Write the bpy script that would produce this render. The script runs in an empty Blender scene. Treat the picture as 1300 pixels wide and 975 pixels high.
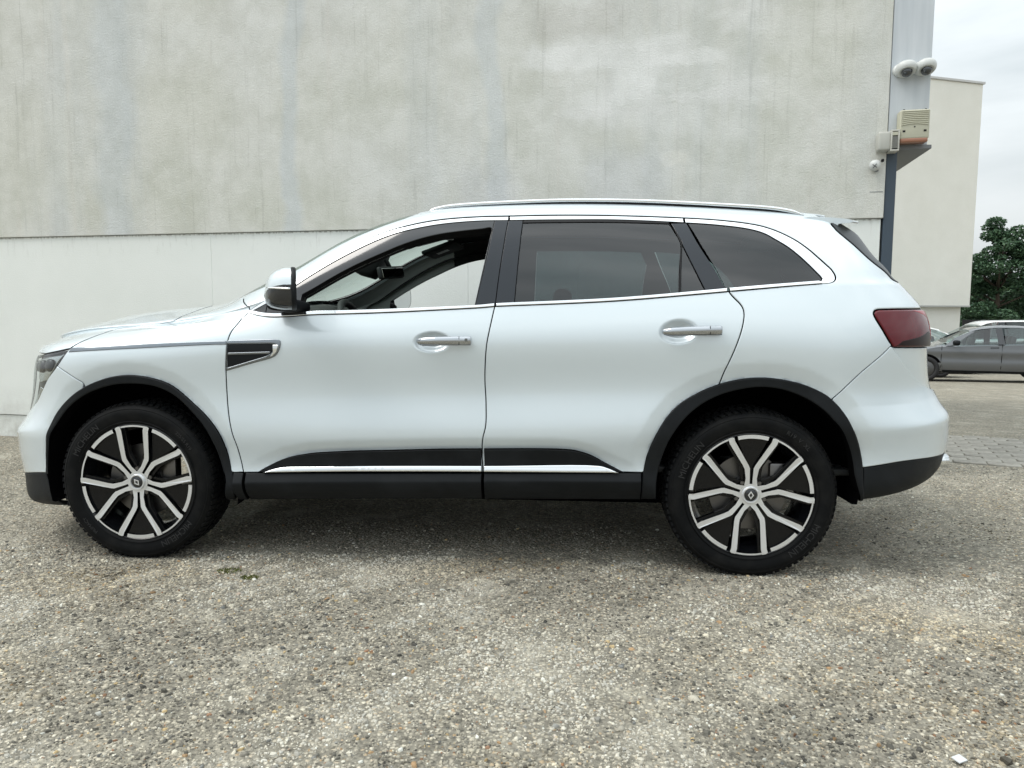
import bpy, bmesh, math, random
import numpy as np
from mathutils import Vector, Matrix
from mathutils.geometry import delaunay_2d_cdt
random.seed(7); RNG = np.random.default_rng(7)
SC = bpy.context.scene
COL = SC.collection
R_ = math.radians

# ---------------------------------------------------------------- camera
# world: x along the parked car (front axle 0, rear axle 2.705), y away from the camera, z up
CAM_POS = np.array([1.94342, -4.11509, 1.12994])
YAW, PITCH, ROLL, FPX = 0.07799, 0.09775, 0.00276, 965.103
def cam_axes():
    cy, sy, cp, sp, cr, sr = math.cos(YAW), math.sin(YAW), math.cos(PITCH), math.sin(PITCH), math.cos(ROLL), math.sin(ROLL)
    f = np.array([-sy, cy, 0]); r = np.array([cy, sy, 0]); u = np.array([0, 0, 1.])
    f2 = f*cp-u*sp; u2 = u*cp+f*sp
    return r*cr+u2*sr, u2*cr-r*sr, f2
CR, CU, CF = cam_axes()
cam = bpy.data.cameras.new('camera'); cam.lens = FPX/1300*36; cam.sensor_width = 36; cam.clip_start = .05; cam.clip_end = 2000
camo = bpy.data.objects.new('camera', cam); COL.objects.link(camo)
camo.matrix_world = Matrix([[CR[i], CU[i], -CF[i], CAM_POS[i]] for i in range(3)]+[[0, 0, 0, 1]])
SC.camera = camo

# ---------------------------------------------------------------- sky, sun, exposure
SUN_EL, SUN_AZ = R_(56), R_(258)        # azimuth: direction the light comes from, measured from +y clockwise
w = bpy.data.worlds.new('World'); SC.world = w; w.use_nodes = True
nt = w.node_tree; nt.nodes.clear()
out = nt.nodes.new('ShaderNodeOutputWorld'); bg = nt.nodes.new('ShaderNodeBackground')
sky = nt.nodes.new('ShaderNodeTexSky'); sky.sky_type = 'NISHITA'; sky.sun_disc = False
sky.sun_elevation = SUN_EL; sky.sun_rotation = SUN_AZ; sky.air_density = 1.2; sky.dust_density = 3.0
tc = nt.nodes.new('ShaderNodeTexCoord')
mp = nt.nodes.new('ShaderNodeMapping'); mp.inputs['Scale'].default_value = (1.6, 1.6, 4.5); mp.inputs['Location'].default_value = (1.9, .4, .15)
nz = nt.nodes.new('ShaderNodeTexNoise'); nz.inputs['Scale'].default_value = 1.5; nz.inputs['Detail'].default_value = 6; nz.inputs['Roughness'].default_value = .5; nz.inputs['Distortion'].default_value = .3
rp = nt.nodes.new('ShaderNodeValToRGB')          # closed cloud deck: grey undersides to white
rp.color_ramp.elements[0].position = .30; rp.color_ramp.elements[0].color = (4.9, 5.45, 5.65, 1)
rp.color_ramp.elements[1].position = .72; rp.color_ramp.elements[1].color = (9.2, 9.6, 9.7, 1)
mix = nt.nodes.new('ShaderNodeMix'); mix.data_type = 'RGBA'; mix.inputs[0].default_value = .90
nt.links.new(tc.outputs['Generated'], mp.inputs[0]); nt.links.new(mp.outputs[0], nz.inputs['Vector'])
nt.links.new(nz.outputs['Fac'], rp.inputs[0]); nt.links.new(sky.outputs[0], mix.inputs[6]); nt.links.new(rp.outputs[0], mix.inputs[7])
sxy = nt.nodes.new('ShaderNodeSeparateXYZ'); nt.links.new(tc.outputs['Generated'], sxy.inputs[0])   # overcast dome: zenith brighter than the horizon
mrg = nt.nodes.new('ShaderNodeMapRange'); mrg.inputs[1].default_value = 0; mrg.inputs[2].default_value = 1; mrg.inputs[3].default_value = .56; mrg.inputs[4].default_value = 1.70
nt.links.new(sxy.outputs[2], mrg.inputs[0])
vsc = nt.nodes.new('ShaderNodeVectorMath'); vsc.operation = 'SCALE'; nt.links.new(mix.outputs[2], vsc.inputs[0]); nt.links.new(mrg.outputs[0], vsc.inputs[3])
nt.links.new(vsc.outputs[0], bg.inputs[0]); bg.inputs[1].default_value = .12
nt.links.new(bg.outputs[0], out.inputs[0])
sl = bpy.data.lights.new('sun', 'SUN'); sl.energy = 1.5; sl.angle = R_(30); sl.color = (1, .965, .91)
so = bpy.data.objects.new('sun', sl); COL.objects.link(so); so.location = (0, -20, 30)
sd = Vector((math.sin(SUN_AZ)*math.cos(SUN_EL), math.cos(SUN_AZ)*math.cos(SUN_EL), math.sin(SUN_EL)))
so.rotation_euler = sd.to_track_quat('Z', 'Y').to_euler()
SC.view_settings.view_transform = 'Standard'; SC.view_settings.look = 'None'; SC.view_settings.exposure = 0.42; SC.view_settings.gamma = 1
SC.render.engine = 'CYCLES'
SC.cycles.max_bounces = 8; SC.cycles.transparent_max_bounces = 16; SC.cycles.glossy_bounces = 4; SC.cycles.caustics_reflective = False; SC.cycles.caustics_refractive = False
SC.cycles.use_adaptive_sampling = True; SC.cycles.adaptive_threshold = .025
try: SC.cycles.use_denoising = True
except Exception: pass

# ---------------------------------------------------------------- materials
def mat(name, col=(.5, .5, .5), rough=.5, metal=0., coat=0., coat_rough=.03, spec=.5, emit=None, estr=0.):
    m = bpy.data.materials.new(name); m.use_nodes = True
    b = m.node_tree.nodes['Principled BSDF']
    b.inputs['Base Color'].default_value = (*col, 1); b.inputs['Roughness'].default_value = rough
    b.inputs['Metallic'].default_value = metal; b.inputs['Coat Weight'].default_value = coat; b.inputs['Coat Roughness'].default_value = coat_rough
    b.inputs['Specular IOR Level'].default_value = spec
    if emit: b.inputs['Emission Color'].default_value = (*emit, 1); b.inputs['Emission Strength'].default_value = estr
    return m
class NT:
    def __init__(s, m): s.m = m; s.t = m.node_tree; s.b = s.t.nodes['Principled BSDF']
    def n(s, typ, **kw):
        nd = s.t.nodes.new(typ)
        for k, v in kw.items():
            if k in nd.inputs: nd.inputs[k].default_value = v
            else: setattr(nd, k, v)
        return nd
    def l(s, a, b): s.t.links.new(a, b)
    def coord(s, kind='Object', scale=(1, 1, 1), loc=(0, 0, 0)):
        c = s.n('ShaderNodeTexCoord'); m = s.n('ShaderNodeMapping'); m.inputs['Scale'].default_value = scale; m.inputs['Location'].default_value = loc
        s.l(c.outputs[kind], m.inputs[0]); return m.outputs[0]
    def noise(s, vec, scale, detail=4, rough=.5, dist=0.):
        d = s.n('ShaderNodeTexNoise'); d.inputs['Scale'].default_value = scale; d.inputs['Detail'].default_value = detail; d.inputs['Roughness'].default_value = rough; d.inputs['Distortion'].default_value = dist
        s.l(vec, d.inputs['Vector']); return d.outputs['Fac']
    def ramp(s, fac, stops):
        r = s.n('ShaderNodeValToRGB'); e = r.color_ramp.elements
        e[0].position, e[0].color = stops[0][0], (*stops[0][1], 1); e[1].position, e[1].color = stops[-1][0], (*stops[-1][1], 1)
        for p, c in stops[1:-1]:
            x = e.new(p); x.color = (*c, 1)
        s.l(fac, r.inputs[0]); return r.outputs[0]
    def fr(s, fac, a, b, lo=0., hi=1.):
        r = s.n('ShaderNodeMapRange'); r.inputs[1].default_value = a; r.inputs[2].default_value = b; r.inputs[3].default_value = lo; r.inputs[4].default_value = hi
        s.l(fac, r.inputs[0]); return r.outputs[0]
    def mix(s, fac, a, b, mode='MIX'):
        m = s.n('ShaderNodeMix'); m.data_type = 'RGBA'; m.blend_type = mode
        for i, v in ((0, fac), (6, a), (7, b)):
            if isinstance(v, (int, float)): m.inputs[i].default_value = v
            elif isinstance(v, tuple): m.inputs[i].default_value = (*v, 1)
            else: s.l(v, m.inputs[i])
        return m.outputs[2]
    def math(s, op, a, b=None):
        m = s.n('ShaderNodeMath'); m.operation = op
        for i, v in ((0, a), (1, b)):
            if v is None: continue
            if isinstance(v, (int, float)): m.inputs[i].default_value = v
            else: s.l(v, m.inputs[i])
        return m.outputs[0]
    def col(s, c): s.l(c, s.b.inputs['Base Color'])
    def rough(s, c): s.l(c, s.b.inputs['Roughness'])
    def bump(s, h, strength=.3, dist=.01):
        b = s.n('ShaderNodeBump'); b.inputs['Strength'].default_value = strength; b.inputs['Distance'].default_value = dist
        s.l(h, b.inputs['Height']); s.l(b.outputs[0], s.b.inputs['Normal'])
def glass_mat(name, tint, gloss=.03):
    m = bpy.data.materials.new(name); m.use_nodes = True; t = m.node_tree; t.nodes.clear()
    o = t.nodes.new('ShaderNodeOutputMaterial'); tr = t.nodes.new('ShaderNodeBsdfTransparent'); gl = t.nodes.new('ShaderNodeBsdfGlossy')
    tr.inputs[0].default_value = (*tint, 1); gl.inputs['Roughness'].default_value = gloss
    fr = t.nodes.new('ShaderNodeFresnel'); fr.inputs[0].default_value = 1.5
    # same reflectance from both faces of a thin sheet
    ge = t.nodes.new('ShaderNodeNewGeometry'); lw = t.nodes.new('ShaderNodeLayerWeight'); lw.inputs[0].default_value = .35
    mr = t.nodes.new('ShaderNodeMapRange'); mr.inputs[1].default_value = 0; mr.inputs[2].default_value = 1; mr.inputs[3].default_value = .085; mr.inputs[4].default_value = .95
    pw = t.nodes.new('ShaderNodeMath'); pw.operation = 'POWER'; pw.inputs[1].default_value = 3.0
    t.links.new(lw.outputs['Facing'], pw.inputs[0]); t.links.new(pw.outputs[0], mr.inputs[0])
    mx = t.nodes.new('ShaderNodeMixShader'); t.links.new(mr.outputs[0], mx.inputs[0]); t.links.new(tr.outputs[0], mx.inputs[1]); t.links.new(gl.outputs[0], mx.inputs[2]); t.links.new(mx.outputs[0], o.inputs[0])
    return m
M = {}
# pearl white paint: fine flake noise in the base, clear coat with a trace of orange peel
m = mat('pearl_white_paint', (.7, .73, .75), .25, .14, 1.0, .008); N = NT(m)
v = N.coord(); fl = N.noise(v, 900, 2, .6); N.col(N.mix(fl, (.60, .675, .715), (.69, .757, .79)))
op = N.noise(v, 60, 2); bmp = N.n('ShaderNodeBump'); bmp.inputs['Strength'].default_value = .015; bmp.inputs['Distance'].default_value = .01
N.l(op, bmp.inputs['Height']); N.l(bmp.outputs[0], N.b.inputs['Coat Normal'])
N.b.inputs['Coat IOR'].default_value = 1.65
M['white'] = m
m = mat('black_textured_plastic', (.018, .021, .024), .55, spec=.22); N = NT(m); v = N.coord()
g = N.noise(v, 700, 2); N.bump(g, .25, .002); d = N.noise(v, 6, 4, .6); N.rough(N.fr(d, .3, .7, .42, .62)); N.col(N.mix(N.fr(d, .45, .8), (.005, .0065, .008), (.014, .016, .018)))
M['plastic'] = m
M['gloss_black'] = mat('gloss_black_trim', (.010, .012, .015), .12, coat=.6, coat_rough=.03)
M['pillar'] = mat('satin_black_pillar_film', (.010, .014, .020), .22, spec=.5)
M['rubber_seal'] = mat('rubber_seal', (.006, .006, .007), .55, spec=.3)
M['gap'] = mat('black_shut_line', (.004, .004, .004), .9, spec=.05)
M['chrome'] = mat('chrome', (.86, .88, .89), .07, 1.)
M['handle_chrome'] = mat('handle_chrome', (.46, .48, .50), .05, 1.)
M['dark_chrome'] = mat('dark_chrome', (.23, .25, .27), .14, 1.)
M['glass'] = glass_mat('green_tinted_glass', (.80, .90, .86))
M['privacy'] = glass_mat('privacy_glass', (.19, .255, .26))
M['rear_glass'] = glass_mat('dark_rear_glass', (.03, .035, .035))
M['lamp_glass'] = glass_mat('clear_lamp_cover', (.85, .88, .88))
M['trim_black'] = mat('black_interior_trim', (.016, .018, .018), .6)
M['trim_grey'] = mat('grey_pillar_trim', (.36, .38, .365), .7)
M['headliner'] = mat('charcoal_headliner', (.020, .024, .023), .95, spec=.1)
M['seat'] = mat('black_seat_leather', (.02, .02, .021), .45)
m = mat('tyre_rubber', (.005, .005, .006), .6, spec=.12); N = NT(m); v = N.coord()
g = N.noise(v, 12, 5, .65); N.col(N.mix(N.fr(g, .45, .75), (.004, .0045, .005), (.013, .013, .0125))); N.bump(N.noise(v, 350, 3), .2, .002); N.rough(N.fr(g, .3, .7, .5, .75))
M['tyre'] = m
M['tyre_text'] = mat('raised_tyre_lettering', (.014, .0145, .016), .5)
m = mat('machined_alloy', (.80, .815, .83), .28, .65)
M['alloy'] = m
M['wheel_black'] = mat('gloss_black_wheel_paint', (.004, .0045, .0055), .18, spec=.35)
M['brake'] = mat('brake_steel', (.16, .155, .15), .4, 1.)
M['liner'] = mat('wheel_arch_liner', (.0025, .0025, .0028), .95, spec=.02)
M['tail_red'] = mat('red_tail_lamp_lens', (.105, .003, .008), .08, spec=.4)
M['tail_dark'] = mat('dark_red_lamp_reflector', (.010, .0015, .002), .3, spec=.2)
M['tail_bright'] = mat('bright_red_lamp_strip', (.34, .012, .022), .15, spec=.4)
M['blade'] = mat('satin_dark_blade', (.020, .024, .026), .35, spec=.4)
M['lamp_silver'] = mat('lamp_reflector', (.75, .77, .77), .18, 1.)
M['lamp_dark'] = mat('lamp_housing', (.03, .033, .036), .3, .3)
M['mirror_glass'] = mat('mirror_glass', (.8, .82, .83), .02, 1.)
M['white_plastic'] = mat('white_plastic', (.62, .63, .61), .45)

# ---------------------------------------------------------------- object helpers
def tag(o, label=None, cat=None, group=None, kind=None):
    if label: o['label'] = label
    if cat: o['category'] = cat
    if group: o['group'] = group
    if kind: o['kind'] = kind
    return o
def empty(name, loc=(0, 0, 0), rz=0):
    o = bpy.data.objects.new(name, None); COL.objects.link(o); o.location = loc; o.rotation_euler = (0, 0, rz); o.empty_display_size = .1; return o
def mesh_obj(name, verts, faces, mats, parent=None, midx=None, smooth=False, normals=None):
    me = bpy.data.meshes.new(name)
    me.from_pydata([tuple(map(float, v_)) for v_ in verts], [], [tuple(map(int, f_)) for f_ in faces])
    for mm in (mats if isinstance(mats, (list, tuple)) else [mats]): me.materials.append(mm)
    if midx is not None: me.polygons.foreach_set('material_index', np.array(midx, np.int32))
    if smooth or normals is not None: me.polygons.foreach_set('use_smooth', np.ones(len(me.polygons), bool))
    me.validate(verbose=False) if normals is None else None
    me.update()
    if normals is not None: me.normals_split_custom_set_from_vertices([tuple(map(float, n_)) for n_ in normals])
    o = bpy.data.objects.new(name, me); COL.objects.link(o); o.parent = parent
    return o
def bm_obj(name, bm, mats, parent=None, smooth=False, bevel=0., segs=2, loc=None, autosmooth=None):
    me = bpy.data.meshes.new(name)
    if bevel: bmesh.ops.bevel(bm, geom=list(bm.edges), offset=bevel, segments=segs, affect='EDGES', profile=.5, clamp_overlap=True)
    bmesh.ops.recalc_face_normals(bm, faces=bm.faces); bm.to_mesh(me); bm.free()
    for mm in (mats if isinstance(mats, (list, tuple)) else [mats]): me.materials.append(mm)
    if smooth: me.polygons.foreach_set('use_smooth', np.ones(len(me.polygons), bool))
    if autosmooth is not None:
        me.polygons.foreach_set('use_smooth', np.ones(len(me.polygons), bool)); me.set_sharp_from_angle(angle=R_(autosmooth))
    o = bpy.data.objects.new(name, me); COL.objects.link(o); o.parent = parent
    if loc: o.location = loc
    return o
def bm_box(bm, c, s, rot=None, mi=0):
    g = bmesh.ops.create_cube(bm, size=1.)
    mt = Matrix.Translation(c) @ (rot.to_4x4() if rot is not None else Matrix.Identity(4)) @ Matrix.Diagonal((*s, 1))
    bmesh.ops.transform(bm, matrix=mt, verts=g['verts'])
    for f in {f for v_ in g['verts'] for f in v_.link_faces}: f.material_index = mi
    return g['verts']
def box(name, c, s, m_, parent=None, bevel=.004, rot=None):
    bm = bmesh.new(); bm_box(bm, c, s, rot); return bm_obj(name, bm, m_, parent, bevel=bevel, autosmooth=40 if bevel > .0045 and max(s) < .6 else None)
def lathe(prof, n=64, a0=0, a1=2*math.pi, axis='y'):
    """profile of (r, h) round the axis"""
    full = abs(a1-a0-2*math.pi) < 1e-6; k = n if full else n+1; V = []; F = []
    for i in range(k):
        a = a0+(a1-a0)*i/n; c, s = math.cos(a), math.sin(a)
        for r, h in prof: V.append((r*c, h, r*s) if axis == 'y' else (r*c, r*s, h))
    p = len(prof)
    for i in range(n):
        j = (i+1) % k
        for t in range(p-1): F.append((i*p+t, i*p+t+1, j*p+t+1, j*p+t))
    return V, F
def tube(path, rad, n=10, closed=False, caps=True):
    P = [Vector(p) for p in path]; V = []; F = []; k = len(P)
    rad = rad if isinstance(rad, (list, tuple)) else [rad]*k
    prev = None
    for i in range(k):
        t = (P[(i+1) % k]-P[i-1]) if closed else (P[min(i+1, k-1)]-P[max(i-1, 0)])
        t.normalize()
        if prev is None: a = t.cross(Vector((0, 0, 1)) if abs(t.z) < .9 else Vector((1, 0, 0)))
        else: a = prev-t*prev.dot(t)
        a.normalize(); prev = a; b = t.cross(a)
        for j in range(n):
            an = 2*math.pi*j/n; V.append(P[i]+a*math.cos(an)*rad[i]+b*math.sin(an)*rad[i])
    for i in range(k if closed else k-1):
        i2 = (i+1) % k
        for j in range(n): F.append((i*n+j, i*n+(j+1) % n, i2*n+(j+1) % n, i2*n+j))
    if caps and not closed: F.append(tuple(range(n))[::-1]); F.append(tuple((k-1)*n+j for j in range(n)))
    return V, F
def ray_at(px, py, dist):               # a point `dist` metres out along the view direction (used for distances far behind)
    return CAM_POS+(CF+CR*(px-650)/FPX-CU*(py-487.5)/FPX)*dist
# ================================================================ SETTING
# ---------------------------------------------------------------- ground
def ground_z(x, y):
    t = np.asarray(y, float)-2.2+.12*np.maximum(0, np.asarray(x, float)*0)
    s = .5*(t+np.sqrt(t*t+1.0))-.5*(-4+np.sqrt(17.))*0
    return np.where(y > -60, -.0487*np.minimum(np.maximum(s-.19, 0), 22.), 0.)
gx = np.unique(np.concatenate([np.linspace(-400, -12, 14), np.linspace(-12, 20, 65), np.linspace(20, 400, 14)]))
gy = np.unique(np.concatenate([np.linspace(-300, -6, 10), np.linspace(-6, 30, 91), np.linspace(30, 500, 14)]))
GX, GY = np.meshgrid(gx, gy); GZ = ground_z(GX, GY)
nx, ny = len(gx), len(gy)
V = np.stack([GX.ravel(), GY.ravel(), GZ.ravel()], 1)
F = [(j*nx+i, j*nx+i+1, (j+1)*nx+i+1, (j+1)*nx+i) for j in range(ny-1) for i in range(nx-1)]
m = mat('exposed_aggregate_ground', rough=.9, spec=.25); N = NT(m); v = N.coord()
vd = N.n('ShaderNodeTexVoronoi'); vd.inputs['Scale'].default_value = 80; vd.inputs['Randomness'].default_value = 1
wv = N.n('ShaderNodeVectorMath'); wv.operation = 'ADD'; wn = N.n('ShaderNodeTexNoise'); wn.inputs['Scale'].default_value = 60; N.l(v, wn.inputs['Vector'])
ws = N.n('ShaderNodeVectorMath'); ws.operation = 'SCALE'; ws.inputs[3].default_value = .012; N.l(wn.outputs['Color'], ws.inputs[0]); N.l(v, wv.inputs[0]); N.l(ws.outputs[0], wv.inputs[1])
N.l(wv.outputs[0], vd.inputs['Vector'])
sep = N.n('ShaderNodeSeparateColor'); N.l(vd.outputs['Color'], sep.inputs[0])
peb = N.ramp(sep.outputs[0], [(0, (0.083, 0.078, 0.064)), (.2, (0.199, 0.184, 0.151)), (.5, (0.341, 0.317, 0.253)), (.72, (0.474, 0.433, 0.344)), (.88, (0.639, 0.591, 0.475)), (.95, (0.396, 0.285, 0.165)), (1, (0.751, 0.729, 0.611))])
mort = N.ramp(N.noise(v, 30, 5, .6), [(.3, (0.149, 0.138, 0.111)), (.7, (0.296, 0.277, 0.224))])
edge = N.fr(vd.outputs['Distance'], .30, .62)
c1 = N.mix(edge, peb, mort)
big = N.noise(v, 1.6, 6, .65); c2 = N.mix(N.fr(big, .35, .70, 0., .55), c1, N.mix(1., c1, (.62, .63, .64), 'MULTIPLY'))
wear = N.noise(v, 3.5, 5, .65); c3 = N.mix(N.fr(wear, .52, .72, 0., .45), c2, (.56, .53, .44))
N.col(c3)
h1 = N.math('SUBTRACT', 1., vd.outputs['Distance']); h2 = N.noise(v, 220, 3)
N.bump(N.math('ADD', N.math('MULTIPLY', h1, 1.), N.math('MULTIPLY', h2, .35)), .9, .008)
M['ground'] = m
ground = mesh_obj('ground', V, F, m, smooth=True); tag(ground, kind='structure')

# loose and half-sunk stones of the exposed aggregate, near the camera only (nobody could count them)
def stones(name, regions, seed):
    rng = np.random.default_rng(seed); P = []
    for (x0, x1, y0, y1, dens) in regions:
        n = int((x1-x0)*(y1-y0)*dens); P.append(np.stack([rng.uniform(x0, x1, n), rng.uniform(y0, y1, n)], 1))
    P = np.concatenate(P); n = len(P)
    r = np.clip(np.exp(rng.normal(math.log(.0036), .42, n)), .0020, .0115)*np.where(rng.random(n) < .012, 1.5, 1.)
    k = 5
    ang = np.arange(k)/k*2*np.pi
    a = ang[None]+rng.uniform(0, 6.28, (n, 1))+rng.normal(0, .26, (n, k))
    el = rng.uniform(.40, 1.0, (n, 1)); th = rng.uniform(0, np.pi, (n, 1))
    def ring(s, hh):
        rr = r[:, None]*s*(1+rng.normal(0, .17, (n, k)))
        lx, ly = rr*np.cos(a), rr*np.sin(a)*el
        X = P[:, :1]+lx*np.cos(th)-ly*np.sin(th); Y = P[:, 1:]+lx*np.sin(th)+ly*np.cos(th)
        return np.stack([X, Y, hh+0*X], -1)
    hgt = r*rng.uniform(.25, .95, n)
    g0 = ground_z(P[:, 0], P[:, 1])
    base = ring(1.05, (g0-.002)[:, None]); mid = ring(.82, (g0+hgt*.75)[:, None]+rng.normal(0, .12, (n, k))*hgt[:, None])
    top = np.stack([P[:, 0]+rng.normal(0, .15, n)*r, P[:, 1]+rng.normal(0, .15, n)*r, g0+hgt], -1)[:, None]
    V = np.concatenate([base, mid, top], 1).reshape(-1, 3); q = 2*k+1
    t = []
    for i in range(k):
        j = (i+1) % k; t += [(i, j, k+j), (i, k+j, k+i), (k+i, k+j, 2*k)]
    T = (np.array(t)[None]+np.arange(n)[:, None, None]*q).reshape(-1, 3)
    me = bpy.data.meshes.new(name); me.vertices.add(len(V)); me.vertices.foreach_set('co', V.astype(np.float32).ravel())
    me.loops.add(T.size); me.loops.foreach_set('vertex_index', T.astype(np.int32).ravel())
    me.polygons.add(len(T)); me.polygons.foreach_set('loop_start', np.arange(0, T.size, 3, dtype=np.int32)); me.polygons.foreach_set('loop_total', np.full(len(T), 3, np.int32))
    me.polygons.foreach_set('use_smooth', rng.random(n).repeat(len(t)) < .6)
    me.update(calc_edges=True)
    pal = np.array([(0.109, 0.105, 0.091), (0.165, 0.158, 0.131), (0.254, 0.237, 0.194), (0.341, 0.317, 0.257), (0.429, 0.397, 0.316), (0.528, 0.485, 0.384), (0.660, 0.618, 0.504), (0.751, 0.756, 0.679), (0.396, 0.264, 0.145), (0.308, 0.179, 0.107), (0.528, 0.401, 0.214), (0.187, 0.190, 0.179)])
    pr = np.array([.08, .13, .18, .19, .15, .10, .065, .03, .02, .012, .013, .03]); pr /= pr.sum()
    c = pal[rng.choice(len(pal), n, p=pr)]*rng.uniform(.8, 1.2, (n, 1))
    patch = .5+.5*np.sin(P[:, 0]*1.7+1.3*np.sin(P[:, 1]*2.1))*np.sin(P[:, 1]*2.3+.7+np.sin(P[:, 0]*1.1))
    fx, fy = P[:, 0], P[:, 1]
    p2 = sum(a_*np.sin(fx*kx+fy*ky+ph) for a_, kx, ky, ph in ((1., 3.1, 2.2, .4), (.9, -2.3, 4.6, 1.9), (.8, 6.7, 3.9, 2.7), (.7, -7.9, 8.8, .3), (.6, 13.1, -9.7, 1.1), (.5, 17.3, 21.1, 4.), (.55, 31., -19., .9), (.55, -24., 37., 2.2), (.5, 52., 41., 5.1), (.45, -63., 58., 3.3))) / 2.2
    lime = np.clip((p2-.15)*1.0, 0, .6)*rng.uniform(.3, 1.2, n); grime = np.clip((-p2-.15)*.9, 0, .75)
    c = c*(.86+.24*patch[:, None]); c = c+(np.array([.71, .69, .61])-c)*np.clip(lime, 0, .7)[:, None]; c = c*(1-.60*grime[:, None]); brown = np.clip(np.sin(fx*2.9+1.7*np.sin(fy*3.7))*np.sin(fy*4.1+fx*1.3)-.2, 0, 1); c = c*(1-brown[:, None]*np.array([.02, .13, .30]))
    at = me.color_attributes.new('stone_colour', 'FLOAT_COLOR', 'POINT')
    at.data.foreach_set('color', np.concatenate([c, np.ones((n, 1))], 1).repeat(q, 0).astype(np.float32).ravel())
    m = mat('aggregate_stone', rough=.75, spec=.3); N = NT(m); an = N.n('ShaderNodeVertexColor'); an.layer_name = 'stone_colour'
    v = N.coord(); g = N.noise(v, 260, 3, .6); N.col(N.mix(N.fr(g, .3, .7), N.mix(1., an.outputs[0], (.78, .78, .78), 'MULTIPLY'), an.outputs[0])); N.bump(g, .3, .002)
    me.materials.append(m)
    o = bpy.data.objects.new(name, me); COL.objects.link(o); return o
st = stones('aggregate_stones', [(-1.9, 4.7, -2.75, -.75, 10000), (-3.4, -.1, -.75, 1.4, 1500), (2.6, 5.6, -.75, 1.6, 1700), (-.1, 2.6, -.75, -.2, 1500)], 11)
tag(st, 'grey and beige pebbles set in the weathered aggregate ground', 'stones', kind='stuff')

# strip of worn concrete pavers across the yard behind the white car
m = mat('worn_paver', rough=.9, spec=.2); N = NT(m); v = N.coord(); oi = N.n('ShaderNodeObjectInfo')
c = N.ramp(N.noise(v, 14, 5, .6), [(.3, (.235, .225, .197)), (.7, (.39, .375, .33))]); N.col(N.mix(N.fr(oi.outputs['Random'], 0, 1, 0, .5), c, N.mix(1., c, (.68, .68, .68), 'MULTIPLY'))); N.bump(N.noise(v, 160, 4, .6), .5, .006)
pa = np.array([4.80, 1.80]); pb = np.array([5.30, 1.62]); ax = np.array([.937, -.35]); ay = np.array([.30, .954])
ax = ax/np.linalg.norm(ax); ay = np.array([-ax[1], ax[0]])
bm = bmesh.new(); bm_box(bm, (0, 0, 0), (.215, .105, .05)); pav0 = bm_obj('paver', bm, m, ground, bevel=.006, segs=1, autosmooth=40)
first = True; rng = random.Random(3)
for j in range(15):
    for i in range(16):
        s = pa+ax*(-.75+(i+(.5 if j % 2 else 0))*.222)+ay*(j*.112)
        if first: o = pav0; first = False
        else: o = pav0.copy(); COL.objects.link(o); o.parent = ground
        o.location = (s[0], s[1], float(ground_z(s[0], s[1]))-.012+rng.uniform(-.003, .004)); o.rotation_euler = (rng.gauss(0, .012), rng.gauss(0, .012), math.atan2(ax[1], ax[0])+rng.gauss(0, .015))

# ---------------------------------------------------------------- main wall (a blind gable of rendered concrete)
WB = Vector((-3.183, 2.278, 0)); WA = R_(-8.5)
m = mat('weathered_render', rough=.92, spec=.2); N = NT(m); v = N.coord()
base = N.ramp(N.noise(v, .8, 6, .62), [(.28, (.62, .625, .55)), (.5, (.70, .70, .655)), (.70, (.735, .74, .715))])
vs = N.coord(scale=(1.3, 1.3, .10)); streak = N.noise(vs, 1.6, 5, .6)
c = N.mix(N.fr(streak, .52, .72, 0, .60), base, (.60, .625, .62))
vs2 = N.coord(scale=(6, 6, .22)); streak2 = N.noise(vs2, 1.5, 4, .6); c = N.mix(N.fr(streak2, .58, .78, 0, .35), c, (.71, .665, .615))
sx = N.n('ShaderNodeSeparateXYZ'); N.l(N.coord(), sx.inputs[0])
wob = N.math('MULTIPLY', N.math('SUBTRACT', N.noise(N.coord(scale=(1, 1, 1)), 1.2, 4), .5), .45)
for s0, wd, am in ((1.35, .17, .55), (2.98, .09, .60), (4.60, .10, .5)):     # grey repair bands
    d = N.math('ABSOLUTE', N.math('SUBTRACT', N.math('ADD', sx.outputs[0], wob), s0)); c = N.mix(N.fr(d, wd*.5, wd*1.15, am, 0.), c, (.60, .64, .66))
cl = N.noise(N.coord(scale=(1, 1, 2.1), loc=(3, 0, 1)), 1.5, 3, .5, .2)                                             # scrubbed pale patches
zz = N.fr(sx.outputs[2], 2.2, 2.8); xx = N.math('MULTIPLY', N.fr(sx.outputs[0], 4.9, 5.4), N.fr(sx.outputs[0], 6.3, 6.8, 1, 0))
c = N.mix(N.math('MULTIPLY', N.math('MULTIPLY', N.fr(cl, .44, .56), .75), N.math('MULTIPLY', zz, xx)), c, (.80, .80, .785))
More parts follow.
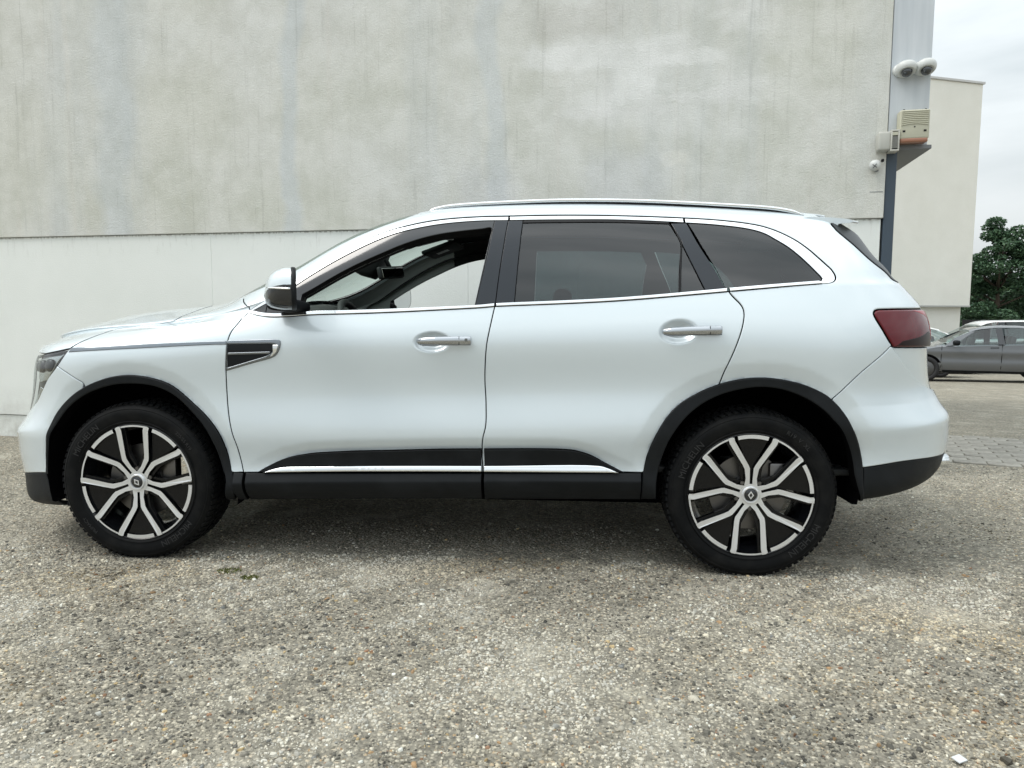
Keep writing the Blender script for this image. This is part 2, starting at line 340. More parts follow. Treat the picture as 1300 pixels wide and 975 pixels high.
for (px_, pz_, hw_, hz_, am_, cc_) in ((5.15, 2.92, .36, .085, .75, (.84, .84, .825)), (5.62, 2.74, .15, .17, .8, (.84, .84, .825)), (5.95, 2.86, .30, .05, .65, (.84, .84, .825)), (5.5, 2.52, .42, .035, .45, (.80, .795, .78)), (6.0, 2.60, .34, .03, .45, (.80, .795, .78)), (5.42, 2.62, .05, .16, .45, (.80, .795, .78)), (6.22, 2.62, .05, .14, .4, (.80, .795, .78)), (5.9, 2.18, .09, .04, .25, (.90, .87, .80)), (5.55, 2.05, .30, .20, .30, (.60, .62, .66)), (4.55, 1.95, .22, .22, .25, (.62, .635, .68)), (.55, 2.45, .42, .42, .22, (.64, .64, .55)), (2.0, 2.75, .40, .40, .18, (.65, .645, .555)), (5.2, 3.16, .34, .12, .20, (.42, .39, .36))):
    wz = N.math('MULTIPLY', N.math('SUBTRACT', N.noise(N.coord(loc=(px_, 0, pz_)), 6, 4), .5), .16)
    ex_ = N.fr(N.math('ADD', N.math('ABSOLUTE', N.math('SUBTRACT', sx.outputs[0], px_)), wz), hw_*.75, hw_*1.15, 1, 0); ez_ = N.fr(N.math('ADD', N.math('ABSOLUTE', N.math('SUBTRACT', sx.outputs[2], pz_)), wz), hz_*.6, hz_*1.3, 1, 0)
    c = N.mix(N.math('MULTIPLY', N.math('MULTIPLY', ex_, ez_), am_), c, cc_)
mold = N.noise(N.coord(loc=(7, 0, 4)), 1.5, 6, .7); c = N.mix(N.fr(mold, .68, .84, 0, .14), c, (.42, .41, .37))
top = N.math('MULTIPLY', N.fr(sx.outputs[2], 2.75, 3.2), N.fr(N.noise(N.coord(), 1.7, 4, .6), .52, .66)); c = N.mix(N.math('MULTIPLY', top, .10), c, (.40, .38, .35))
mot = N.noise(v, 3.2, 6, .7); c = N.mix(N.fr(mot, .38, .60, .85, 0.), c, N.mix(1., c, (.88, .885, .875), 'MULTIPLY'))
fs = N.noise(N.coord(scale=(22, 22, .9)), 1.3, 5, .65); c = N.mix(N.fr(fs, .58, .72, 0, .7), c, N.mix(1., c, (.80, .80, .79), 'MULTIPLY'))
sc_ = N.noise(N.coord(scale=(1, 1, .35)), 26, 6, .8); c = N.mix(N.fr(sc_, .70, .78, 0, .55), c, (.36, .35, .31))
gr = N.noise(v, 150, 4, .7); c = N.mix(N.fr(gr, .3, .7), N.mix(1., c, (.88, .88, .87), 'MULTIPLY'), c); N.col(c)
N.bump(N.math('ADD', N.math('MULTIPLY', N.noise(v, 55, 5, .7), 1.), N.math('MULTIPLY', gr, .8)), .55, .008)
M['render_up'] = m
m = mat('painted_lower_wall', rough=.8, spec=.25); N = NT(m); v = N.coord()
c = N.ramp(N.noise(v, 1.3, 5, .6), [(.3, (.745, .77, .735)), (.7, (.80, .82, .79))])
sp = N.noise(v, 9, 6, .75); c = N.mix(N.fr(sp, .70, .80, 0, .7), c, (.30, .295, .26))
sx = N.n('ShaderNodeSeparateXYZ'); N.l(N.coord(), sx.inputs[0])
c = N.mix(N.math('MULTIPLY', N.fr(sx.outputs[2], .45, .0), N.fr(N.noise(v, 5, 5, .7), .35, .7)), c, (.40, .39, .35))
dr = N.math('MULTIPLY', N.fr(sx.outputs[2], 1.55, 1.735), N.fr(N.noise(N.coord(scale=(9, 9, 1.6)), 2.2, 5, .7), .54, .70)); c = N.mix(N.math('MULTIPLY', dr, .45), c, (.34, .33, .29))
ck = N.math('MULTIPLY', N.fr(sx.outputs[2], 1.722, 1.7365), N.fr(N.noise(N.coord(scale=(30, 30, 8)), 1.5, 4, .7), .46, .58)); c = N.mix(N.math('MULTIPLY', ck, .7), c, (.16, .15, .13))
N.col(c); N.bump(N.noise(v, 90, 5, .6), .35, .006); M['render_low'] = m
m = mat('grey_blue_cladding', (.42, .455, .49), .55); N = NT(m); v = N.coord(scale=(8, 8, .6)); N.col(N.ramp(N.noise(v, 3, 4), [(.3, (.47, .505, .535)), (.7, (.56, .59, .615))])); N.bump(N.noise(N.coord(scale=(400, 400, 6)), 1, 2), .1, .002); M['clad'] = m
M['soffit'] = mat('grey_soffit', (.20, .21, .22), .7)
M['post'] = mat('dark_blue_grey_metal', (.045, .066, .090), .45)
wall = empty('building_wall', WB, WA); tag(wall, 'large weathered concrete building wall behind the white car', 'wall')
def wbox(name, s0, s1, d0, d1, z0, z1, m_, bevel=.004, parent=wall):
    return box(name, ((s0+s1)/2, (d0+d1)/2, (z0+z1)/2), (s1-s0, d1-d0, z1-z0), m_, parent, bevel)
wbox('upper_wall', -9, 7.262, -.018, .45, 1.741, 6.5, M['render_up'])
for a, b in ((-9, -5.0), (-4.996, -.6), (-.5985, 2.2105), (2.2118, 4.390), (4.3913, 7.25)):
    wbox('lower_panel', a, b, .0, .45, .183, 1.7375, M['render_low'], .0012)
wbox('plinth', -9, 7.25, .012, .45, -.6, .176, M['render_low'], .003)
fa = wbox('fascia', 7.266, 7.505, -.012, 7.0, 2.205, 6.5, M['clad'], .004)
wbox('fascia_base', 7.268, 7.530, -.02, 7.02, 2.178, 2.2035, M['soffit'], .003)
wbox('corner_post', 7.264, 7.332, -.004, .12, -.5, 2.1765, M['post'], .006)
wbox('hairline_joint', 7.17, 7.25, -.0195, -.0165, 1.910, 1.914, M['soffit'], 0)

# things on the wall corner (wall-local s, depth, z)
def wl(name, s, d, z): return empty(name, wall_point(s, d, z), WA)
def wall_point(s, d, z):
    c, sn = math.cos(WA), math.sin(WA); return (WB.x+c*s-sn*d, WB.y+sn*s+c*d, z)
M['cam_white'] = mat('security_camera_white', (.60, .615, .60), .4)
M['cam_dome'] = mat('smoked_camera_dome', (.02, .024, .028), .08, coat=1.)
for s, z, lab in ((7.337, 2.682, 'white dome security camera nearer the concrete wall, left of the pair'), (7.452, 2.686, 'white dome security camera nearer the open sky, right of the pair')):
    t = wl('security_camera', s, -.012, z); tag(t, lab, 'camera', 'dome cameras on the grey fascia')
    tilt = Matrix.Rotation(R_(62), 4, 'X')
    V, F = lathe([(0, -.002), (.064, -.002), (.066, .012), (.062, .030), (.052, .044), (.046, .046), (.044, .044), (0, .044)], 32)
    # disc base flat to the wall, the head drooping forward
    V2 = [Matrix.Rotation(R_(0), 3, 'X') @ Vector((x, -y, z_)) for x, y, z_ in V]
    mesh_obj('wall_plate', [(x*.98, y*.5, z_*.72) for x, y, z_ in V2], F, M['cam_white'], t, smooth=True)
    V3 = [tilt @ Vector((x*.95, -y*.95, z_*.95)) + Vector((.006, -.050, .006)) for x, y, z_ in V]
    h = mesh_obj('camera_head', V3, F, M['cam_white'], t, smooth=True)
    Vd, Fd = lathe([(.040, .0), (.038, .014), (.030, .027), (.018, .034), (.001, .037)], 28)
    mesh_obj('dome', [tilt @ Vector((x*.85, -y*.9-.038, z_*.85)) + Vector((.006, -.050, .006)) for x, y, z_ in Vd], Fd, M['cam_dome'], t, smooth=True)
# alarm sounder with ribbed cover
M['alarm'] = mat('aged_cream_plastic', (.47, .46, .36), .55); M['amber'] = mat('faded_amber_strobe', (.30, .13, .075), .3, coat=.5)
t = wl('alarm_box', 7.402, -.012, 2.2055); tag(t, 'cream ribbed alarm box with brown strobe on the corner ledge', 'alarm')
bm = bmesh.new(); bm_box(bm, (0, -.045, .115), (.178, .09, .185)); bm_obj('housing', bm, M['alarm'], t, bevel=.012, segs=3, autosmooth=40)
bm = bmesh.new(); bm_box(bm, (0, -.048, .016), (.165, .085, .030)); bm_obj('strobe', bm, M['amber'], t, bevel=.010, segs=3, autosmooth=40)
for k in range(8):
    zc = .196-k*.0125; Vr = []
    P_ = [(-.080+.160*i/14, -.091, zc-.012*math.sin(math.pi*i/14)*-1*(k/8.)) for i in range(15)]
    V, F = tube(P_, .0042, 6); mesh_obj('rib', V, F, M['alarm'], t, smooth=True)
for xx_ in (-.062, .062): box('vent_slot', (xx_, -.0905, .072), (.016, .004, .012), M['rubber_seal'], t, .001)
box('screw_hole', (0, -.0905, .098), (.008, .004, .008), M['rubber_seal'], t, .001)
for xx_ in (-.06, .07): box('clip', (xx_, -.05, .211), (.012, .02, .012), M['lamp_dark'], t, .002)
# old bulkhead lamp with a wire grille
t = wl('bulkhead_lamp', 7.248, -.018, 2.222); tag(t, 'small grey bulkhead lamp with a wire grille beside the alarm box', 'lamp')
bm = bmesh.new(); bm_box(bm, (-.02, -.045, 0), (.078, .09, .120)); bm_obj('housing', bm, mat('weathered_grey_metal', (.44, .44, .40), .55), t, bevel=.014, segs=3, autosmooth=40)
bm = bmesh.new()
for c_, s_ in (((.040, -.045, .062), (.052, .10, .010)), ((.040, -.045, -.062), (.052, .10, .010)), ((.062, -.045, 0), (.009, .10, .118)), ((.019, -.045, 0), (.009, .10, .118))): bm_box(bm, c_, s_)
bm_obj('frame', bm, mat('lamp_frame_grey', (.50, .49, .44), .5), t, bevel=.002, autosmooth=40)
box('lens', (.040, -.052, 0), (.036, .06, .108), M['lamp_dark'], t, .004)
for k in range(6): box('grille_bar', (.026+k*.0056, -.094, -.012), (.0022, .004, .075), mat('grille_wire', (.33, .33, .30), .5) if k == 0 else bpy.data.materials['grille_wire'], t, 0)
box('reflector', (.040, -.0900, .042), (.034, .008, .022), M['alarm'], t, .002)
# round sensor under it
t = wl('motion_sensor', 7.197, -.018, 2.090); tag(t, 'small round white motion sensor below the bulkhead lamp', 'sensor')
V, F = lathe([(0, 0), (.028, 0), (.034, .008), (.036, .030), (.031, .046), (.016, .054), (0, .056)], 28)
rt = Matrix.Rotation(R_(18), 3, 'X') @ Matrix.Rotation(R_(-14), 3, 'Z')
mesh_obj('housing', [rt @ Vector((x, -y-.01, z_)) for x, y, z_ in V], F, M['cam_white'], t, smooth=True)
for a in (35, 125): 
    bm = bmesh.new(); bm_box(bm, (0, -.0665, 0), (.034, .003, .0035), Matrix.Rotation(R_(a), 3, 'Y')); bmesh.ops.rotate(bm, verts=bm.verts, matrix=rt); bm_obj('cross_bar', bm, M['lamp_dark'], t)
box('bracket', (.006, -.012, -.024), (.020, .03, .05), M['soffit'], t, .004)
box('cable_gland', (.036, -.03, .018), (.016, .024, .018), M['rubber_seal'], t, .004)

# ---------------------------------------------------------------- pale building further back
m = mat('cream_pebbledash', rough=.9, spec=.2); N = NT(m); v = N.coord(); c = N.ramp(N.noise(v, 1.0, 5, .6), [(.3, (.79, .775, .71)), (.7, (.85, .835, .775))])
gr = N.noise(v, 28, 4, .7); N.col(N.mix(N.fr(gr, .3, .7), N.mix(1., c, (.93, .93, .92), 'MULTIPLY'), c)); N.bump(gr, .5, .02); M['cream'] = m
cz = 30.
cor = ray_at(1231, 388, cz); fwd2 = np.array([CF[0], CF[1], 0]); fwd2 /= np.linalg.norm(fwd2); rt2 = np.array([fwd2[1], -fwd2[0], 0])
dfa = rt2*math.cos(R_(16.7))+fwd2*math.sin(R_(16.7)); ang = math.atan2(dfa[1], dfa[0])
bld = empty('pale_building', (cor[0], cor[1], float(ground_z(cor[0], cor[1]))), ang); tag(bld, 'pale cream flat-roofed building standing beyond the wall corner', 'building')
hz = cor[2]-float(ground_z(cor[0], cor[1]))
def bb(name, x0, x1, y0, y1, z0, z1, m_): return box(name, ((x0+x1)/2, (y0+y1)/2, (z0+z1)/2), (x1-x0, y1-y0, z1-z0), m_, bld, .01)
bb('upper_storey', -16, 0, 0, 9, hz, hz+8.44, M['cream']); bb('ground_storey', -15.8, -.17, .25, 8.8, -.5, hz-.004, M['cream'])
bb('roof_edge', -16.06, .06, -.06, 9.06, hz+8.444, hz+8.53, mat('pale_roof_edge', (.55, .55, .54), .5)); bb('drip_edge', -16.02, .02, -.02, .02, hz-.06, hz+.001, mat('grey_drip_edge', (.42, .42, .40), .6))
# ================================================================ WHITE CAR
XFT = [(0.25, -0.83), (0.32, -0.86), (0.4, -0.8719), (0.48, -0.8922), (0.55, -0.8921), (0.6, -0.889), (0.65, -0.8457), (0.7, -0.8136), (0.8, -0.7791), (0.9, -0.7577), (0.96, -0.742), (1.02, -0.730), (1.13, -0.705), (1.58, -0.72), (2.28, -0.79)]
XRT = [(0.25, 3.64), (0.32, 3.7074), (0.38, 3.7312), (0.45, 3.7395), (0.52, 3.7365), (0.575, 3.7309), (0.63, 3.7014), (0.68, 3.6809), (0.74, 3.66), (0.85, 3.637), (0.95, 3.6226), (1.02, 3.6132), (1.08, 3.5658), (1.13, 3.485), (1.22, 3.428), (1.36, 3.3647), (1.5, 3.3273), (1.58, 3.3082), (1.66, 3.28), (2.28, 3.31)]
# ---------------------------------------------------------------- car body surface
# body(q, w): q runs along the car (metres, front axle = 0) and round both ends,
# w runs up the section from the rocker (0.25) to the roof centre line (2.35)
def nspline(xs, ys):
    xs = np.array(xs, float); ys = np.array(ys, float); n = len(xs)
    h = np.diff(xs); A = np.zeros((n, n)); r = np.zeros(n)
    A[0, 0] = A[-1, -1] = 1
    for i in range(1, n-1):
        A[i, i-1] = h[i-1]; A[i, i] = 2*(h[i-1]+h[i]); A[i, i+1] = h[i]
        r[i] = 6*((ys[i+1]-ys[i])/h[i]-(ys[i]-ys[i-1])/h[i-1])
    return xs, ys, np.linalg.solve(A, r)
def seval(sp, x):
    xs, ys, m = sp
    x = np.asarray(x, float)
    i = np.clip(np.searchsorted(xs, x)-1, 0, len(xs)-2)
    xc = np.clip(x, xs[0]-.3, xs[-1]+.3)
    h = xs[i+1]-xs[i]; a = (xs[i+1]-xc)/h; b = (xc-xs[i])/h
    s = a*ys[i]+b*ys[i+1]+((a**3-a)*m[i]+(b**3-b)*m[i+1])*h*h/6
    # linear outside
    d0 = (ys[1]-ys[0])/(xs[1]-xs[0])-(xs[1]-xs[0])*(2*m[0]+m[1])/6
    d1 = (ys[-1]-ys[-2])/(xs[-1]-xs[-2])+(xs[-1]-xs[-2])*(m[-2]+2*m[-1])/6
    s = np.where(x < xs[0], ys[0]+d0*(x-xs[0]), s)
    return np.where(x > xs[-1], ys[-1]+d1*(x-xs[-1]), s)
WK = [.25, .30, .40, .575, .77, 1.00, 1.13, 1.36, 1.58, 1.66, 1.93, 2.28]
KEYS = [
 [(-1, .78, .17), (0, .79, .23), (1.3, .81, .26), (2.7, .81, .28), (3.8, .78, .37)],
 [(-1, .85, .185), (-.6, .86, .20), (0, .875, .265), (.8, .88, .30), (1.86, .88, .322), (2.7, .88, .330), (3.2, .875, .337), (3.8, .85, .43)],
 [(-1, .875, .29), (-.4, .885, .345), (.55, .897, .407), (2.18, .897, .440), (3.0, .895, .46), (3.8, .875, .51)],
 [(-1, .89, .50), (-.3, .905, .545), (.5, .914, .565), (1.2, .920, .578), (2.2, .924, .60), (3.0, .920, .63), (3.8, .90, .665)],
 [(-1, .875, .64), (-.3, .905, .75), (.5, .904, .765), (1.2, .902, .77), (2.2, .908, .795), (3.0, .910, .805), (3.8, .875, .79)],
 [(-1, .86, .88), (-.3, .885, .955), (.05, .897, .972), (.43, .908, .989), (1.2, .918, 1.0), (2.2, .922, 1.03), (3.0, .910, 1.05), (3.8, .86, 1.03)],
 [(-1, .76, .885), (-.6, .78, .955), (-.3, .795, 1.000), (0, .81, 1.032), (.3, .842, 1.068), (.62, .868, 1.096), (1.11, .880, 1.114), (1.555, .882, 1.137), (2.12, .880, 1.167), (2.57, .870, 1.205), (2.95, .848, 1.236), (3.5, .80, 1.25)],
 [(-1, .68, .89), (-.6, .70, .983), (-.3, .715, 1.03), (0, .715, 1.056), (.3, .765, 1.093), (.45, .825, 1.120), (.65, .832, 1.175), (.85, .826, 1.240), (1.15, .812, 1.312), (1.5, .797, 1.347), (2.1, .795, 1.366), (2.6, .785, 1.372), (3.0, .765, 1.37), (3.5, .73, 1.36)],
 [(-1, .60, .895), (-.6, .61, 1.002), (-.3, .62, 1.055), (0, .615, 1.085), (.3, .69, 1.128), (.48, .785, 1.165), (.668, .772, 1.250), (.8, .757, 1.329), (.95, .738, 1.410), (1.1, .720, 1.473), (1.25, .703, 1.517), (1.5, .679, 1.545), (1.9, .676, 1.552), (2.4, .671, 1.537), (2.7, .665, 1.518), (3.0, .655, 1.49), (3.5, .63, 1.44)],
 [(-1, .44, .90), (-.6, .45, 1.02), (-.3, .45, 1.082), (0, .45, 1.115), (.25, .53, 1.148), (.45, .685, 1.200), (.668, .705, 1.297), (.8, .697, 1.374), (.95, .682, 1.454), (1.1, .666, 1.513), (1.25, .65, 1.556), (1.5, .626, 1.585), (1.9, .622, 1.593), (2.4, .616, 1.580), (2.7, .610, 1.563), (3.0, .60, 1.538), (3.5, .58, 1.48)],
 [(-1, .25, .90), (-.6, .25, 1.03), (-.3, .25, 1.096), (0, .26, 1.128), (.2, .31, 1.155), (.45, .36, 1.245), (.668, .37, 1.358), (.8, .37, 1.428), (1.1, .37, 1.560), (1.25, .37, 1.594), (1.5, .365, 1.618), (1.9, .36, 1.626), (2.4, .36, 1.614), (3.0, .35, 1.575), (3.5, .34, 1.52)],
 [(-1, 0, .90), (-.6, 0, 1.03), (-.3, 0, 1.098), (0, 0, 1.132), (.17, 0, 1.152), (.45, 0, 1.255), (.668, 0, 1.37), (.8, 0, 1.438), (1.1, 0, 1.565), (1.25, 0, 1.610), (1.5, 0, 1.632), (1.9, 0, 1.64), (2.4, 0, 1.63), (3.0, 0, 1.59), (3.5, 0, 1.54)],
]
KY = [nspline([k[0] for k in t], [k[1] for k in t]) for t in KEYS]
KZ = [nspline([k[0] for k in t], [k[2] for k in t]) for t in KEYS]
QF, QFE, QR, QRE, BEXP = -.15, -.95, 3.02, 3.72, .62
XF = nspline(*zip(*XFT))
XR = nspline(*zip(*XRT))
def vbasis(wk):                      # spline through the section keys as a linear operator
    n = len(wk); return [nspline(wk, np.eye(n)[i]) for i in range(n)]
BL, BU = vbasis(WK[:7]), vbasis(WK[6:])
def polydist(x, z, pts):
    d = np.full(x.shape, 9.)
    for (ax, az), (bx, bz) in zip(pts[:-1], pts[1:]):
        ex, ez = bx-ax, bz-az; t = np.clip(((x-ax)*ex+(z-az)*ez)/(ex*ex+ez*ez), 0, 1)
        d = np.minimum(d, np.hypot(x-ax-t*ex, z-az-t*ez))
    return d
FARC = [(-.43, .43), (-.416, .517), (-.401, .585), (-.296, .729), (-.19, .795), (-.122, .822), (-.019, .839), (.09, .828), (.19, .79), (.266, .735), (.36, .63), (.43, .506), (.452, .415)]
RARC = [(2.25, .45), (2.27, .54), (2.325, .653), (2.39, .73), (2.478, .791), (2.6, .838), (2.733, .853), (2.82, .847), (2.899, .826), (2.99, .78), (3.074, .703), (3.13, .6), (3.154, .487)]
MOUL = [(.556, .407), (.61, .44), (.69, .475), (.80, .500), (.97, .513), (1.385, .528), (1.862, .536), (1.96, .53), (2.03, .51), (2.1, .475), (2.178, .439)]
def softneg(t, s):                   # smooth max(0, t)
    return .5*(t+np.sqrt(t*t+s*s))
def body(q, w, plain=False):
    q = np.asarray(q, float); w = np.asarray(w, float)
    thf = np.clip((QF-q)/(QF-QFE), 0, .9999)*np.pi/2
    thr = np.clip((q-QR)/(QRE-QR), 0, .9999)*np.pi/2
    x = np.where(q < QF, QF-(QF-seval(XF, w))*np.sin(thf), np.where(q > QR, QR+(seval(XR, w)-QR)*np.sin(thr), q))
    fac = np.where(q < QF, np.cos(thf)**BEXP, np.where(q > QR, np.cos(thr)**BEXP, 1.))
    y = np.zeros_like(x+w); z = np.zeros_like(y); lo = w <= WK[6]
    ys = [seval(k, x) for k in KY]; zs = [seval(k, x) for k in KZ]
    yl = sum(seval(BL[i], w)*ys[i] for i in range(7)); zl = sum(seval(BL[i], w)*zs[i] for i in range(7))
    yu = sum(seval(BU[i], w)*ys[6+i] for i in range(len(WK)-6)); zu = sum(seval(BU[i], w)*zs[6+i] for i in range(len(WK)-6))
    y = np.where(lo, yl, yu); z = np.where(lo, zl, zu)
    if not plain:                    # flanges round the arches and above the door moulding
        for pts, wd, k in ((FARC, .058, .20), (RARC, .064, .20), (MOUL, .050, .26)):
            d = polydist(x, z, pts)
            y = y-k*softneg(wd-d, .006)*np.clip((z-pts[0][1]+.02)/.12, 0, 1)
    cre = np.clip((x-3.02)/.40, 0, 1); cre = cre*cre*(3-2*cre)            # rear bumper ledge
    tz = z-.648+.02*(3.7-x); u1 = np.clip(tz/.10, 0, 1); u2 = np.clip((tz-.13)/.30, 0, 1)
    y = y-.024*cre*np.where(tz < .10, np.clip(softneg(tz, .004)/.10, 0, 1), 1.)*(1-u2*u2*(3-2*u2))
    return np.stack([x+0*y, -y*fac, z], -1)
